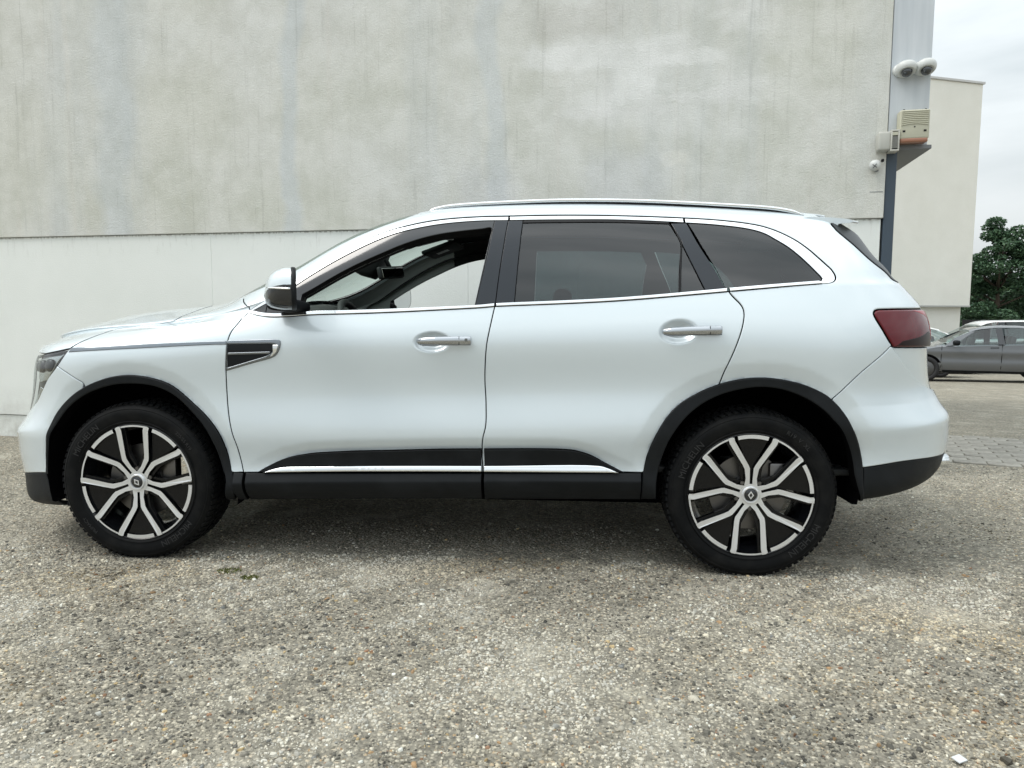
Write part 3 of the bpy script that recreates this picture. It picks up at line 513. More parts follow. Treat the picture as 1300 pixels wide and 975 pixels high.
CV = {
 'hood_seam': [(-0.2789, 0.9966), (-0.2459, 1.0513), (-0.2056, 1.1284), (-0.1543, 1.2701), (-0.0678, 1.3289), (0.0281, 1.3397), (0.1062, 1.4358), (0.1135, 1.5665), (0.0699, 1.6346)],
 'lamp_top': [(-0.4358, 0.9667), (-0.3547, 0.9768), (-0.2835, 0.9916)],
 'lamp_right': [(-0.2835, 0.9916), (-0.3136, 0.9272), (-0.3458, 0.882), (-0.397, 0.8358), (-0.4395, 0.788), (-0.4706, 0.7521), (-0.5158, 0.7249), (-0.5696, 0.7021)],
 'bumper_seam_f': [(-0.337, 0.8927), (-0.2774, 0.8544), (-0.2217, 0.8149)],
 'cowl': [(0.4524, 1.6155), (0.5006, 1.5092), (0.525, 1.2494)],
 'door_front': [(0.5254, 1.2414), (0.4876, 1.1126), (0.4611, 1.057), (0.4497, 1.004), (0.4439, 0.9332), (0.4381, 0.8622), (0.4366, 0.7626), (0.4433, 0.682), (0.457, 0.6039), (0.4732, 0.5336), (0.4866, 0.4506), (0.4964, 0.4008), (0.5141, 0.3518), (0.5083, 0.284)],
 'farch_out': [(-0.3852, 0.4679), (-0.371, 0.5412), (-0.3568, 0.6142), (-0.3356, 0.6843), (-0.2795, 0.7484), (-0.2029, 0.7971), (-0.1214, 0.8277), (-0.0175, 0.841), (0.0901, 0.8283), (0.1812, 0.798), (0.2858, 0.7212), (0.3502, 0.6642), (0.3992, 0.5963), (0.427, 0.5091), (0.4453, 0.4086), (0.4618, 0.3556), (0.4407, 0.2775)],
 'farch_in': [(-0.3709, 0.4524), (-0.3536, 0.5304), (-0.3356, 0.5997), (-0.2835, 0.6957), (-0.2044, 0.7575), (-0.1101, 0.7899), (0.0005, 0.7992), (0.1084, 0.7875), (0.193, 0.752), (0.264, 0.6953), (0.3351, 0.617), (0.372, 0.5346), (0.398, 0.4236), (0.4145, 0.3657), (0.3932, 0.2782)],
 'belt_low': [(0.5189, 1.2234), (0.5711, 1.1553), (0.6166, 1.1298), (0.7181, 1.1259), (0.8172, 1.1304), (0.9719, 1.1302), (1.1109, 1.1304), (1.3345, 1.1303), (1.5553, 1.1305), (1.6159, 1.1328), (1.8567, 1.1315), (2.121, 1.1298), (2.3496, 1.1304), (2.5862, 1.1306), (2.7706, 1.1309), (2.9327, 1.1333), (2.9783, 1.1347)],
 'belt_high': [(0.5241, 1.2696), (0.5756, 1.1994), (0.6324, 1.1648), (0.7232, 1.1521), (0.8155, 1.1576), (0.9707, 1.1513), (1.1099, 1.149), (1.3336, 1.1463), (1.5547, 1.1443), (1.6187, 1.1475), (1.8565, 1.1464), (2.121, 1.1453), (2.35, 1.147), (2.5806, 1.1498), (2.7718, 1.1511), (2.9212, 1.1536), (2.9669, 1.1556)],
 'cant_out': [(0.5241, 1.2696), (0.6193, 1.4705), (0.7153, 1.5348), (0.8346, 1.5583), (0.9721, 1.5704), (1.1111, 1.5766), (1.2511, 1.5745), (1.3908, 1.5766), (1.5314, 1.5778), (1.6621, 1.5746), (1.918, 1.5761), (2.1262, 1.5772), (2.4289, 1.5783), (2.5723, 1.5768), (2.7072, 1.5662), (2.7733, 1.5518), (2.8367, 1.5194), (2.8972, 1.4663), (2.9428, 1.4004), (2.9814, 1.3256), (3.0091, 1.2704), (3.0292, 1.2282), (3.0392, 1.1871), (3.036, 1.1585), (3.0176, 1.1393), (2.9783, 1.1347)],
 'cant_in': [(0.5396, 1.2531), (0.6292, 1.375), (0.726, 1.468), (0.8418, 1.5033), (0.9782, 1.5245), (1.1156, 1.5395), (1.2547, 1.5409), (1.3936, 1.546), (1.5334, 1.5492), (1.6566, 1.5457), (1.9183, 1.5455), (2.1255, 1.5491), (2.4333, 1.5452), (2.5689, 1.5415), (2.7028, 1.5276), (2.7675, 1.5041), (2.8132, 1.4629), (2.8579, 1.4136), (2.8979, 1.3495), (2.9315, 1.2845), (2.9594, 1.2258), (2.9788, 1.1821), (2.9807, 1.1652), (2.9669, 1.1556)],
 'win_top': [(0.759, 1.3245), (0.886, 1.3902), (0.9745, 1.4202), (1.1109, 1.4479), (1.1925, 1.4652), (1.3292, 1.4866), (1.4499, 1.4967), (1.5436, 1.5034), (1.5782, 1.508), (1.5873, 1.5012)],
 'win_right': [(1.5873, 1.5012), (1.5732, 1.4163), (1.5506, 1.285), (1.5276, 1.1451)],
 'bpil_seam': [(1.6605, 1.5723), (1.6451, 1.4275), (1.6303, 1.2953), (1.6173, 1.1401)],
 'bpil_front': [(1.5969, 1.546), (1.5722, 1.3703), (1.531, 1.1449)],
 'bpil_rear': [(1.7233, 1.5433), (1.7102, 1.346), (1.6994, 1.147)],
 'fr_seam_low': [(1.6173, 1.1401), (1.5989, 1.0442), (1.5867, 0.9782), (1.5793, 0.897), (1.5766, 0.8153), (1.5815, 0.7233), (1.5816, 0.6313), (1.5695, 0.5724), (1.5629, 0.4986), (1.5666, 0.3944), (1.5667, 0.2905)],
 'rwin_top': [(1.7238, 1.5299), (1.9185, 1.5308), (2.1252, 1.5337), (2.3645, 1.5352)],
 'rwin_bar': [(2.3645, 1.5352), (2.3851, 1.4809), (2.4057, 1.4269), (2.3962, 1.2806), (2.3899, 1.1449)],
 'fix_front': [(2.4117, 1.4138), (2.4028, 1.2803), (2.3971, 1.1463)],
 'fix_rear': [(2.4117, 1.4138), (2.4525, 1.2908), (2.4979, 1.1503)],
 'rdoor_rear': [(2.4288, 1.5771), (2.4534, 1.4936), (2.4788, 1.4192), (2.5433, 1.2635), (2.5928, 1.1321), (2.617, 1.1057), (2.6353, 1.0898), (2.6487, 1.0717), (2.6519, 1.0516), (2.6485, 1.0314), (2.6415, 1.0055), (2.6111, 0.9261), (2.577, 0.8434), (2.5613, 0.7935)],
 'qglass_front': [(2.4452, 1.545), (2.4919, 1.4149), (2.5411, 1.2866), (2.5838, 1.1494)],
 'rarch_out': [(2.246, 0.2908), (2.2454, 0.3489), (2.2512, 0.406), (2.2684, 0.4921), (2.3231, 0.6287), (2.3875, 0.7063), (2.4774, 0.7607), (2.5601, 0.7935), (2.6424, 0.8136), (2.7313, 0.8207), (2.8337, 0.8097), (2.9304, 0.7817), (3.0143, 0.7306), (3.0551, 0.6591), (3.0793, 0.5717), (3.1001, 0.4775), (3.1119, 0.407), (3.1152, 0.3577), (3.1293, 0.2991)],
 'rarch_in': [(2.313, 0.2914), (2.3114, 0.3618), (2.3375, 0.4914), (2.3636, 0.5646), (2.4139, 0.6405), (2.4781, 0.6987), (2.555, 0.7406), (2.6443, 0.7667), (2.7334, 0.7769), (2.8359, 0.7604), (2.9511, 0.7026), (3.0252, 0.623), (3.0628, 0.5052), (3.0804, 0.4225), (3.0883, 0.3748), (3.1434, 0.2326)],
 'sill_top': [(0.4455, 0.402), (0.5543, 0.3996), (1.0002, 0.3943), (1.5666, 0.3944), (1.8628, 0.3963), (2.1782, 0.3988), (2.2513, 0.3993)],
 'sill_bot': [(0.4407, 0.2775), (0.988, 0.287), (1.5632, 0.2905), (2.246, 0.2908)],
 'mould_top': [(0.5543, 0.3996), (0.6085, 0.4289), (0.6968, 0.4657), (0.8056, 0.487), (0.969, 0.4971), (1.1095, 0.5011), (1.387, 0.5096), (1.565, 0.512), (1.8624, 0.5134), (1.9629, 0.5052), (2.03, 0.4804), (2.0974, 0.4411), (2.1782, 0.3988)],
 'chrome_low_top': [(0.5904, 0.4004), (0.6335, 0.4143), (0.6803, 0.4238), (0.8233, 0.425), (1.5632, 0.4284), (2.0642, 0.4333), (2.1045, 0.4225), (2.1515, 0.4002)],
 'bumper_seam_r': [(3.2028, 0.9488), (3.1049, 0.8501), (3.0205, 0.7272)],
 'tail_left': [(3.2109, 0.9462), (3.1765, 0.9966), (3.1492, 1.0459), (3.155, 1.0545), (3.1703, 1.0588)],
 'tail_top': [(3.1703, 1.0588), (3.2583, 1.0607), (3.4455, 1.063)],
 'tail_bot': [(3.2109, 0.9462), (3.3024, 0.9469), (3.4343, 0.9474)],
 'rbump_crest': [(3.2109, 0.9462), (3.2635, 0.884), (3.3055, 0.8316), (3.3629, 0.7881), (3.4688, 0.7436)],
 'rbump_low': [(3.112, 0.4058), (3.241, 0.4127), (3.44, 0.3981)],
 'fbump_low': [(-0.5952, 0.4098), (-0.4619, 0.4196), (-0.3976, 0.4222)],
 'vent': [(0.4481, 1.0019), (0.5605, 1.0031), (0.6668, 1.0034), (0.6881, 0.9974), (0.6902, 0.9803), (0.681, 0.9474), (0.6625, 0.9243), (0.5585, 0.8924), (0.441, 0.8588)],
 'vent_in': [(0.4509, 0.9853), (0.5613, 0.9852), (0.6497, 0.9843), (0.6673, 0.9804), (0.6656, 0.9656), (0.6528, 0.9438), (0.6311, 0.9295), (0.5414, 0.901), (0.4456, 0.8726)],
 'strip_top': [(-0.2744, 0.9956), (0.0525, 1.001), (0.3454, 1.0012), (0.4446, 1.0008)],
 'strip_bot': [(-0.2823, 0.9646), (0.0568, 0.9745), (0.347, 0.9813), (0.4446, 0.9814)],
 'blade_front': [(3.1329, 1.5721), (3.2284, 1.4483), (3.3067, 1.2865), (3.3984, 1.177), (3.3764, 1.1367)],
 'lamp_all': [(-0.4358, 0.9667), (-0.3547, 0.9768), (-0.2835, 0.9916), (-0.3136, 0.9272), (-0.3458, 0.882), (-0.397, 0.8358), (-0.4395, 0.788), (-0.4706, 0.7521), (-0.5158, 0.7249), (-0.562, 0.7042)],
 'recess_f': [(1.2728, 0.9899), (1.2895, 1.0107), (1.3228, 1.0312), (1.3769, 1.037), (1.4178, 1.0291), (1.4487, 1.0079), (1.4523, 0.9772), (1.4319, 0.9536), (1.3912, 0.9421), (1.3404, 0.9442), (1.2965, 0.9618)],
 'recess_r': [(2.3054, 1.0057), (2.3215, 1.0257), (2.3539, 1.0416), (2.4055, 1.0452), (2.4439, 1.0381), (2.4757, 1.0205), (2.4788, 0.9924), (2.4599, 0.9724), (2.4185, 0.9613), (2.3735, 0.9621), (2.3282, 0.9782)],
 'handle_f': [(1.2864, 0.9915), (1.5229, 0.9946)],
 'handle_r': [(2.3151, 1.0069), (2.5587, 1.0032)],
 'sensor': [(-0.3983, 0.5713)],
}
# ---------------------------------------------------------------- panels cut from the body surface
def catmull(pts, n=6):
    P = [np.array(p, float) for p in pts]
    if len(P) < 3: return np.array(P)
    P = [2*P[0]-P[1]]+P+[2*P[-1]-P[-2]]; out_ = []
    for i in range(1, len(P)-2):
        p0, p1, p2, p3 = P[i-1:i+3]
        d = [max(np.linalg.norm(b-a), 1e-6)**.5 for a, b in ((p0, p1), (p1, p2), (p2, p3))]
        m1 = ((p1-p0)/d[0]-(p2-p0)/(d[0]+d[1])+(p2-p1)/d[1])*d[1]; m2 = ((p2-p1)/d[1]-(p3-p1)/(d[1]+d[2])+(p3-p2)/d[2])*d[1]
        for k in range(n):
            t = k/n; out_.append((2*t**3-3*t*t+1)*p1+(t**3-2*t*t+t)*m1+(-2*t**3+3*t*t)*p2+(t**3-t*t)*m2)
    out_.append(P[-2]); return np.array(out_)
def dens(P, st=.006):
    o = [P[0]]
    for a, b in zip(P[:-1], P[1:]):
        n = max(1, int(np.linalg.norm(b-a)/st)); o += [a+(b-a)*(i+1)/n for i in range(n)]
    return np.array(o)
CC = {k: dens(catmull(v_)) if len(v_) > 1 else np.array(v_) for k, v_ in CV.items()}
CC['hood_seam'] = CC['hood_seam'][CC['hood_seam'][:, 1] < 1.56]
def under(P, c, f=.968): return np.array(c)+(P-np.array(c))*f
CC['farch_b'] = under(CC['farch_out'], (.015, .36)); CC['rarch_b'] = under(CC['rarch_out'], (2.705, .36))
def cu(name, lo=None, hi=None, ax=0, rev=False):
    """a measured outline, cut to lo..hi along one axis"""
    c = CC[name]
    if lo is not None or hi is not None:
        lo = -9 if lo is None else lo; hi = 9 if hi is None else hi
        def cutpt(a, b, t): f = (t-a[ax])/(b[ax]-a[ax]); return a+(b-a)*f
        o = []
        for i in range(len(c)):
            ins = lo <= c[i][ax] <= hi
            if i and ins != (lo <= c[i-1][ax] <= hi):
                t = lo if (c[i][ax] < lo or c[i-1][ax] < lo) else hi
                o.append(cutpt(c[i-1], c[i], t))
            if ins: o.append(c[i])
        c = np.array(o)
    return c[::-1] if rev else c
def cat(*parts): return np.concatenate([np.atleast_2d(np.array(p_, float)) for p_ in parts])
def resample(P, step):
    P = np.asarray(P); keep = [P[0]]
    for p_ in P[1:]:
        if np.linalg.norm(p_-keep[-1]) > 2e-3: keep.append(p_)
    if np.linalg.norm(keep[0]-keep[-1]) < 2e-3: keep.pop()
    P = np.array(keep); o = []
    for a, b in zip(P, np.roll(P, -1, 0)):
        n = max(1, int(math.ceil(np.linalg.norm(b-a)/step)))
        o += [a+(b-a)*i/n for i in range(n)]
    return np.array(o)
def area(P): x, y = P[:, 0], P[:, 1]; return .5*np.sum(x*np.roll(y, -1)-np.roll(x, -1)*y)
def onorm(P):
    """outward unit normals of a counter-clockwise ring"""
    e1 = P-np.roll(P, 1, 0); e2 = np.roll(P, -1, 0)-P
    e1 /= np.linalg.norm(e1, axis=1)[:, None]+1e-12; e2 /= np.linalg.norm(e2, axis=1)[:, None]+1e-12
    n1 = np.stack([e1[:, 1], -e1[:, 0]], 1); n2 = np.stack([e2[:, 1], -e2[:, 0]], 1); b = n1+n2
    b /= np.linalg.norm(b, axis=1)[:, None]+1e-9
    k = 1/np.clip((b*n1).sum(1), .45, 1)
    return b, k
def inside(pts, P):
    x, y = pts[:, 0][:, None], pts[:, 1][:, None]; a = P; b = np.roll(P, -1, 0)
    r = np.zeros(len(pts), bool)
    for s in range(0, len(pts), 4000):
        xs, ys = x[s:s+4000], y[s:s+4000]
        c = ((a[:, 1] > ys) != (b[:, 1] > ys)) & (xs < (b[:, 0]-a[:, 0])*(ys-a[:, 1])/(b[:, 1]-a[:, 1]+1e-15)+a[:, 0])
        r[s:s+4000] = c.sum(1) % 2 == 1
    return r
def frame(q, w_, plain, off):
    e = 1.5e-3; q = np.clip(q, QFE+2e-3, QRE-2e-3)
    def P(a, b): return body(a, b, plain)
    p0 = P(q, w_); pq = (P(q+e, w_)-P(q-e, w_))/(2*e)
    up = (w_ > WK[6]); wa = np.where(up, np.maximum(w_-e, WK[6]+1e-6), w_-e); wb = np.where(up, w_+e, np.minimum(w_+e, WK[6]))
    pw = (P(q, wb)-P(q, wa))/((wb-wa)[:, None])
    n = np.cross(pq, pw); n /= np.linalg.norm(n, axis=1)[:, None]+1e-12       # outward on the near side (-y)
    return p0, pq, pw, n
def panel(name, m_, loops, parents, step=.016, off=0., gap=.0045, edge=.0035, depth=.014, drop=.0022, plain=False, flange=None, both=True, label=None, half=False, refine=()):
    """loops: (q, w) outlines, first outer then holes; returns the near and the far-side part"""
    offf = off if callable(off) else (lambda q, w_: np.full(np.shape(q), float(off)))
    rings = []; V2 = []; E = []; flag = []; outn = []
    for li, L in enumerate(loops):
        P = resample(L, step)
        if (area(P) < 0) != (li > 0): P = P[::-1]
        b, k = onorm(P); g = gap*.5
        cen = np.abs(P[:, 1]-WK[-1]) < 1e-4 if half else np.zeros(len(P), bool)   # the centre line is not an edge
        gg = np.where(cen, 0, g); ee = np.where(cen, 0, g+edge)
        A = P-b*(k*gg)[:, None]; B = P-b*(k*ee)[:, None]
        if half: A[cen, 1] = WK[-1]; B[cen, 1] = WK[-1]
        i0 = len(V2); V2 += list(A); n = len(A); E += [(i0+i, i0+(i+1) % n) for i in range(n)]; flag += [1]*n; outn += list(b)
        i1 = len(V2)
        if edge > 0:
            sel = ~cen; V2 += list(B[sel]); ns = int(sel.sum()); idx = np.where(sel)[0]
            flag += [2]*ns; outn += [(0, 0)]*ns
            for t in range(ns):
                if not half or (idx[(t+1) % ns]-idx[t]) % n == 1: E.append((i1+t, i1+(t+1) % ns))
        rings.append((A, B, i0, n, b, cen))
    lo = np.min([r[0].min(0) for r in rings[:1]], 0)[0] if False else rings[0][0].min(0); hi = rings[0][0].max(0)
    xs = np.arange(lo[0]-step*.37, hi[0]+step, step); ys = np.arange(lo[1]-step*.41, hi[1]+step, step)
    XX, YY = np.meshgrid(xs, ys); XX = XX+(np.arange(len(ys)) % 2)[:, None]*step*.5; G = np.stack([XX.ravel(), YY.ravel()], 1)
    ok = inside(G, rings[0][1])
    for r in rings[1:]: ok &= ~inside(G, r[1])
    G = G[ok]
    for (rc, ra, rb, rs) in refine:          # finer net over a scoop
        G = G[((G[:, 0]-rc[0])/ra)**2+((G[:, 1]-rc[1])/rb)**2 > 1.0]
        a_, b_ = np.meshgrid(np.arange(rc[0]-ra, rc[0]+ra, rs), np.arange(rc[1]-rb, rc[1]+rb, rs)); a_ = a_+(np.arange(a_.shape[0]) % 2)[:, None]*rs*.5
        E_ = np.stack([a_.ravel(), b_.ravel()], 1); G = np.concatenate([G, E_[((E_[:, 0]-rc[0])/ra)**2+((E_[:, 1]-rc[1])/rb)**2 < .96]])
    RB = np.concatenate([r[1] for r in rings]); keep = np.ones(len(G), bool)
    for s in range(0, len(G), 2000):
        d = np.min(np.sum((G[s:s+2000, None]-RB[None])**2, -1), 1); keep[s:s+2000] = d > (step*.55)**2
    G = G[keep]; V2 += list(G); flag += [0]*len(G); outn += [(0, 0)]*len(G)
    res = delaunay_2d_cdt([Vector((float(a), float(b))) for a, b in V2], E, [], 0, 1e-6)
    nv = np.array([(p_.x, p_.y) for p_ in res[0]]); tr = np.array([f for f in res[2] if len(f) == 3])
    cen_ = nv[tr].mean(1); ok = inside(cen_, rings[0][0])
    for r in rings[1:]: ok &= ~inside(cen_, r[0])
    tr = tr[ok]
    fl = np.zeros(len(nv), int); on = np.zeros((len(nv), 2))
    for i, o_ in enumerate(res[3]):
        for k_ in o_:
            if flag[k_] == 1: fl[i] = 1; on[i] = outn[k_]; break
            if flag[k_] == 2: fl[i] = 2
    a2 = (nv[tr[:, 1]]-nv[tr[:, 0]]); b2 = (nv[tr[:, 2]]-nv[tr[:, 0]]); neg = a2[:, 0]*b2[:, 1]-a2[:, 1]*b2[:, 0] < 0
    tr[neg] = tr[neg][:, ::-1]
    p0, pq, pw, n = frame(nv[:, 0], nv[:, 1], plain, offf)
    of = offf(nv[:, 0], nv[:, 1])
    if callable(off):                      # tilt the normals with the relief
        e = 2e-3; dq = (offf(nv[:, 0]+e, nv[:, 1])-offf(nv[:, 0]-e, nv[:, 1]))/(2*e); dw = (offf(nv[:, 0], nv[:, 1]+e)-offf(nv[:, 0], nv[:, 1]-e))/(2*e)
        n2 = np.cross(pq+n*dq[:, None], pw+n*dw[:, None]); n2 /= np.linalg.norm(n2, axis=1)[:, None]+1e-12
    else: n2 = n
    odir = pq*on[:, :1]+pw*on[:, 1:]; odir /= np.linalg.norm(odir, axis=1)[:, None]+1e-12
    b = fl == 1; cl = np.abs(nv[:, 1]-WK[-1]) < 1e-5 if half else np.zeros(len(nv), bool); b = b & ~cl
    pos = p0+n*of[:, None]; pos[b] -= n[b]*drop
    nor = n2.copy()
    if edge > 0: nor[b] = n2[b]*.62+odir[b]*.78; nor[b] /= np.linalg.norm(nor[b], axis=1)[:, None]
    faces = [tuple(t) for t in tr]; mi = [0]*len(faces); pos = list(pos); nor = list(nor)
    for A, B, i0, cnt, bb_, cen in rings:   # returns turned in at every edge
        mid = {}
        base = len(pos)
        q_, w_ = A[:, 0], A[:, 1]; fp, fq, fw, fn = frame(q_, w_, plain, offf); od = fq*bb_[:, :1]+fw*bb_[:, 1:]; od /= np.linalg.norm(od, axis=1)[:, None]+1e-12
        o_ = offf(q_, w_); top_ = fp+fn*(o_-(drop))[:, None]; bot = top_-fn*depth
        pos += list(top_)+list(bot); nor += list(od)+list(od)
        for i in range(cnt):
            j = (i+1) % cnt
            if half and cen[i] and cen[j]: continue
            faces.append((base+i, base+cnt+i, base+cnt+j, base+j)); mi.append(1)
    pos = np.array(pos); nor = np.array(nor); made = []
    for sgn, par in ((1, parents[0]), (-1, parents[1])):
        if sgn < 0 and not both: continue
        ps = pos*np.array([1, sgn, 1]); ns = nor*np.array([1, sgn, 1])
        if half and sgn > 0:                # both halves in one mesh
            k_ = len(ps); p2 = np.concatenate([ps, ps*np.array([1, -1, 1])]); n2_ = np.concatenate([ns, ns*np.array([1, -1, 1])])
            f2 = faces+[tuple(k_+i for i in f[::-1]) for f in faces]
            o = mesh_obj(name, p2, f2, [m_, flange or M['gap']], par, mi+mi, normals=n2_); made.append(o); break
        f2 = faces if sgn > 0 else [f[::-1] for f in faces]
        o = mesh_obj(name, ps, f2, [m_, flange or M['gap']], par, mi, normals=ns)
        if label: o['label'] = label
        made.append(o)
    if len(made) == 1: made.append(made[0])
    return made

M['seam_grey'] = mat('grey_seam', (.10, .105, .11), .8, spec=.1)
CAR = empty('car', (1.4, 0, 0)); tag(CAR, 'white crossover car parked side-on in front of the concrete wall', 'car')
class Rel:                                  # parts are built in world space, then hung under the car's base empty
    pass
CP = (CAR, CAR)
TC = WK[-1]
WM = 1.705                                   # where the roof ditch runs
# --- outer skin
def dish(c, a, b, dp):                       # scooped recess behind a door handle
    def f(q, w_):
        r = np.sqrt(((q-c[0])/a)**2+((w_-c[1])/b)**2); t = np.clip((1-r)/.62, 0, 1); return -dp*(t*t*(3-2*t))
    return f
fdoor = panel('front_door', M['white'], [cat(cu('door_front', .4005, 9, 1), cu('sill_top', .503, 1.562), cu('fr_seam_low', .398, 1.128, 1, True), cu('belt_low', None, 1.614, 0, True))], CP, .011, off=dish((1.352, .9885), .088, .050, .026), refine=[((1.352, .9885), .094, .056, .0036)])
rdoor = panel('rear_door', M['white'], [cat(cu('fr_seam_low', .398, 1.128, 1), cu('sill_top', 1.572, None), CC['rarch_b'][(CC['rarch_b'][:, 0] < 2.56) & (CC['rarch_b'][:, 1] > .405)], cu('rdoor_rear', None, 1.128, 1, True), cu('belt_low', 1.618, 2.592, 0, True))], CP, .011, off=dish((2.385, 1.002), .088, .050, .026), refine=[((2.385, 1.002), .094, .056, .0036)])
panel('front_wing', M['white'], [cat(CC['hood_seam'], [(.120, 1.60), (.119, 1.66), (.116, 1.72), (.33, 1.715)], CC['cowl'], cu('door_front', .4005, 1.23, 1), [(.49, .4015), (.452, .4015)], CC['farch_b'][(CC['farch_b'][:, 0] > -.214) & (CC['farch_b'][:, 1] > .405)][::-1], cat(CC['bumper_seam_f'], [(-.2145, .807)])[::-1], cu('lamp_right', .894, 9, 1, True))], CP, .014)
panel('bonnet', M['white'], [cat(CC['hood_seam'], [(.120, 1.60), (.119, 1.66), (.112, 1.75), (.098, 1.85), (.080, 2.05), (.072, TC), (-.5, TC), (QFE+.004, TC), (QFE+.004, 1.6), (QFE+.004, 1.01), (-.75, 1.0), (-.6, .985)], CC['lamp_top'])], CP, .018, off=.0015, drop=.001, half=True, both=False, flange=M['seam_grey'], depth=.012)
panel('cowl_grille', M['plastic'], [cat([(.120, 1.725), (.104, 1.84), (.085, 2.05), (.077, TC), (.13, TC), (.16, 2.0), (.2, 1.83), (.30, 1.72)])], CP, .03, off=-.03, half=True, both=False)
body_side = panel('body_side', M['white'], [cat(CC['cowl'][::-1], [(.36, 1.655), (.6, 1.65), (.8, 1.65), (1.0, 1.65), (1.18, 1.66), (1.25, WM), (2.2, WM), (3.02, WM), (3.09, 1.66)], cu('blade_front', 1.165, 9, 1), [(3.40, 1.155), (3.46, 1.12), (3.52, 1.074)], cu('tail_top', rev=True), cu('tail_left', rev=True), CC['bumper_seam_r'], CC['rarch_b'][(CC['rarch_b'][:, 0] < 3.02) & (CC['rarch_b'][:, 0] > 2.562) & (CC['rarch_b'][:, 1] > .6)][::-1], cu('rdoor_rear', None, 1.128, 1, True), cu('belt_low', 2.594, None), cu('cant_out', rev=True))], CP, .014)
panel('roof', M['white'], [[(1.235, WM), (3.02, WM), (3.12, WM+.01), (3.16, 1.80), (3.18, 2.0), (3.18, TC), (1.17, TC), (1.19, 2.0), (1.22, 1.8)]], CP, .03, half=True, both=False)
panel('front_bumper', M['white'], [cat(cu('lamp_right', .705, .890, 1, True), CC['bumper_seam_f'], [(-.2150, .807)], CC['farch_b'][(CC['farch_b'][:, 0] < -.216) & (CC['farch_b'][:, 1] > .424)][::-1], cu('fbump_low', rev=True), [(-.75, .405), (QFE+.004, .40), (QFE+.004, .60), (-.80, .61), (-.68, .64)])], CP, .014, gap=.0012, flange=M['white'])
panel('front_lower_bumper', M['plastic'], [cat(cu('fbump_low'), [(-.375, .37), (-.33, .31), (-.27, .262), (-.5, .255), (-.75, .255), (QFE+.004, .26), (QFE+.004, .40), (-.75, .405)])], CP, .02, off=-.002)
panel('grille', M['gloss_black'], [[(-.68, .645), (-.80, .615), (QFE+.004, .605), (QFE+.004, 1.005), (-.75, .993), (-.655, .978), (-.69, .85), (-.665, .75)]], CP, .03, off=-.015)
panel('rear_bumper', M['white'], [cat(CC['bumper_seam_r'][::-1], CC['rbump_crest'], [(3.55, .735), (QRE-.004, .72), (QRE-.004, .40), (3.55, .397)], cu('rbump_low', rev=True), CC['rarch_b'][(CC['rarch_b'][:, 0] > 3.02) & (CC['rarch_b'][:, 1] > .407)][::-1])], CP, .014, gap=.0012, flange=M['white'])
panel('rear_lower_bumper', M['plastic'], [cat(CC['rbump_low'], [(3.55, .397), (QRE-.004, .395), (QRE-.004, .32), (3.55, .31), (3.4, .285), (3.3, .272), (3.2, .262), (3.135, .258), (3.112, .33)])], CP, .018, off=-.004)
panel('tailgate', M['white'], [cat(CC['tail_bot'], [(3.53, .947), (QRE-.004, .947), (QRE-.004, .73), (3.55, .738)], CC['rbump_crest'][::-1])], CP, .018, off=-.010)
panel('tailgate_upper', M['white'], [[(3.527, 1.07), (3.60, .952), (QRE-.004, .952), (QRE-.004, 1.13), (3.475, 1.125)]], CP, .02)
# --- black trim, chrome, cladding
panel('front_arch_cladding', M['plastic'], [cat([(-.398, .42)], CC['farch_out'], CC['farch_in'][::-1], [(-.372, .41)])], CP, .011, off=.004, plain=True, depth=.05, edge=.006, drop=.004, flange=M['liner'])
panel('rear_arch_cladding', M['plastic'], [cat(CC['rarch_out'][CC['rarch_out'][:, 1] > .262], CC['rarch_in'][CC['rarch_in'][:, 1] > .262][::-1])], CP, .011, off=.004, plain=True, depth=.05, edge=.006, drop=.004, flange=M['liner'])
def sill_off(q, w_): return .004+.016*np.clip(1-np.abs(w_-.362)/.05, 0, 1)
for nm, q0, q1 in (('wing_sill_cladding', .452, .500), ('sill_cladding', .509, 1.563), ('sill_cladding', 1.571, 2.246)):
    panel(nm, M['plastic'], [cat(cu('sill_top', q0, q1), cu('sill_bot', q0, q1, 0, True))], CP, .010, off=sill_off, plain=True, depth=.03)
for nm, q0, q1, par in (('door_moulding', None, 1.563, fdoor), ('door_moulding', 1.571, None, rdoor)):
    panel(nm, M['plastic'], [cat(cu('mould_top', q0, q1), cu('sill_top', .5543 if q0 is None else q0, q1 or 2.1782, 0, True))], par, .010, off=.006, plain=True, depth=.028)
    panel('moulding_strip', M['chrome'], [cat(cu('chrome_low_top', q0, q1), [( (q1 or 2.15), .3985), ((q0 or .592), .3985)])], par, .010, off=lambda q, w_: .012+.010*np.clip((.437-w_)/.03, 0, 1), plain=True, depth=.016, flange=M['dark_chrome'])
for nm, q0, q1, par in (('belt_strip', None, 1.614, fdoor), ('belt_strip', 1.622, 2.588, rdoor), ('belt_strip', 2.598, None, body_side)):
    panel(nm, M['chrome'], [cat(cu('belt_low', q0, q1), cu('belt_high', q0, q1, 0, True))], par, .008, off=.005, gap=.001, edge=.003, depth=.012, drop=.003)
for nm, q0, q1, par in (('window_strip', None, 1.6590, fdoor), ('window_strip', 1.6610, 2.4300, rdoor), ('window_strip', 2.4320, None, body_side)):
    panel(nm, M['chrome'], [cat(cu('cant_out', q0, q1), cu('cant_in', q0, q1, 0, True))], par, .006, off=lambda q, w_: np.interp(q, [.7, 1.3], [.001, -.003]), gap=.0065, edge=.003, depth=.014, drop=.002)
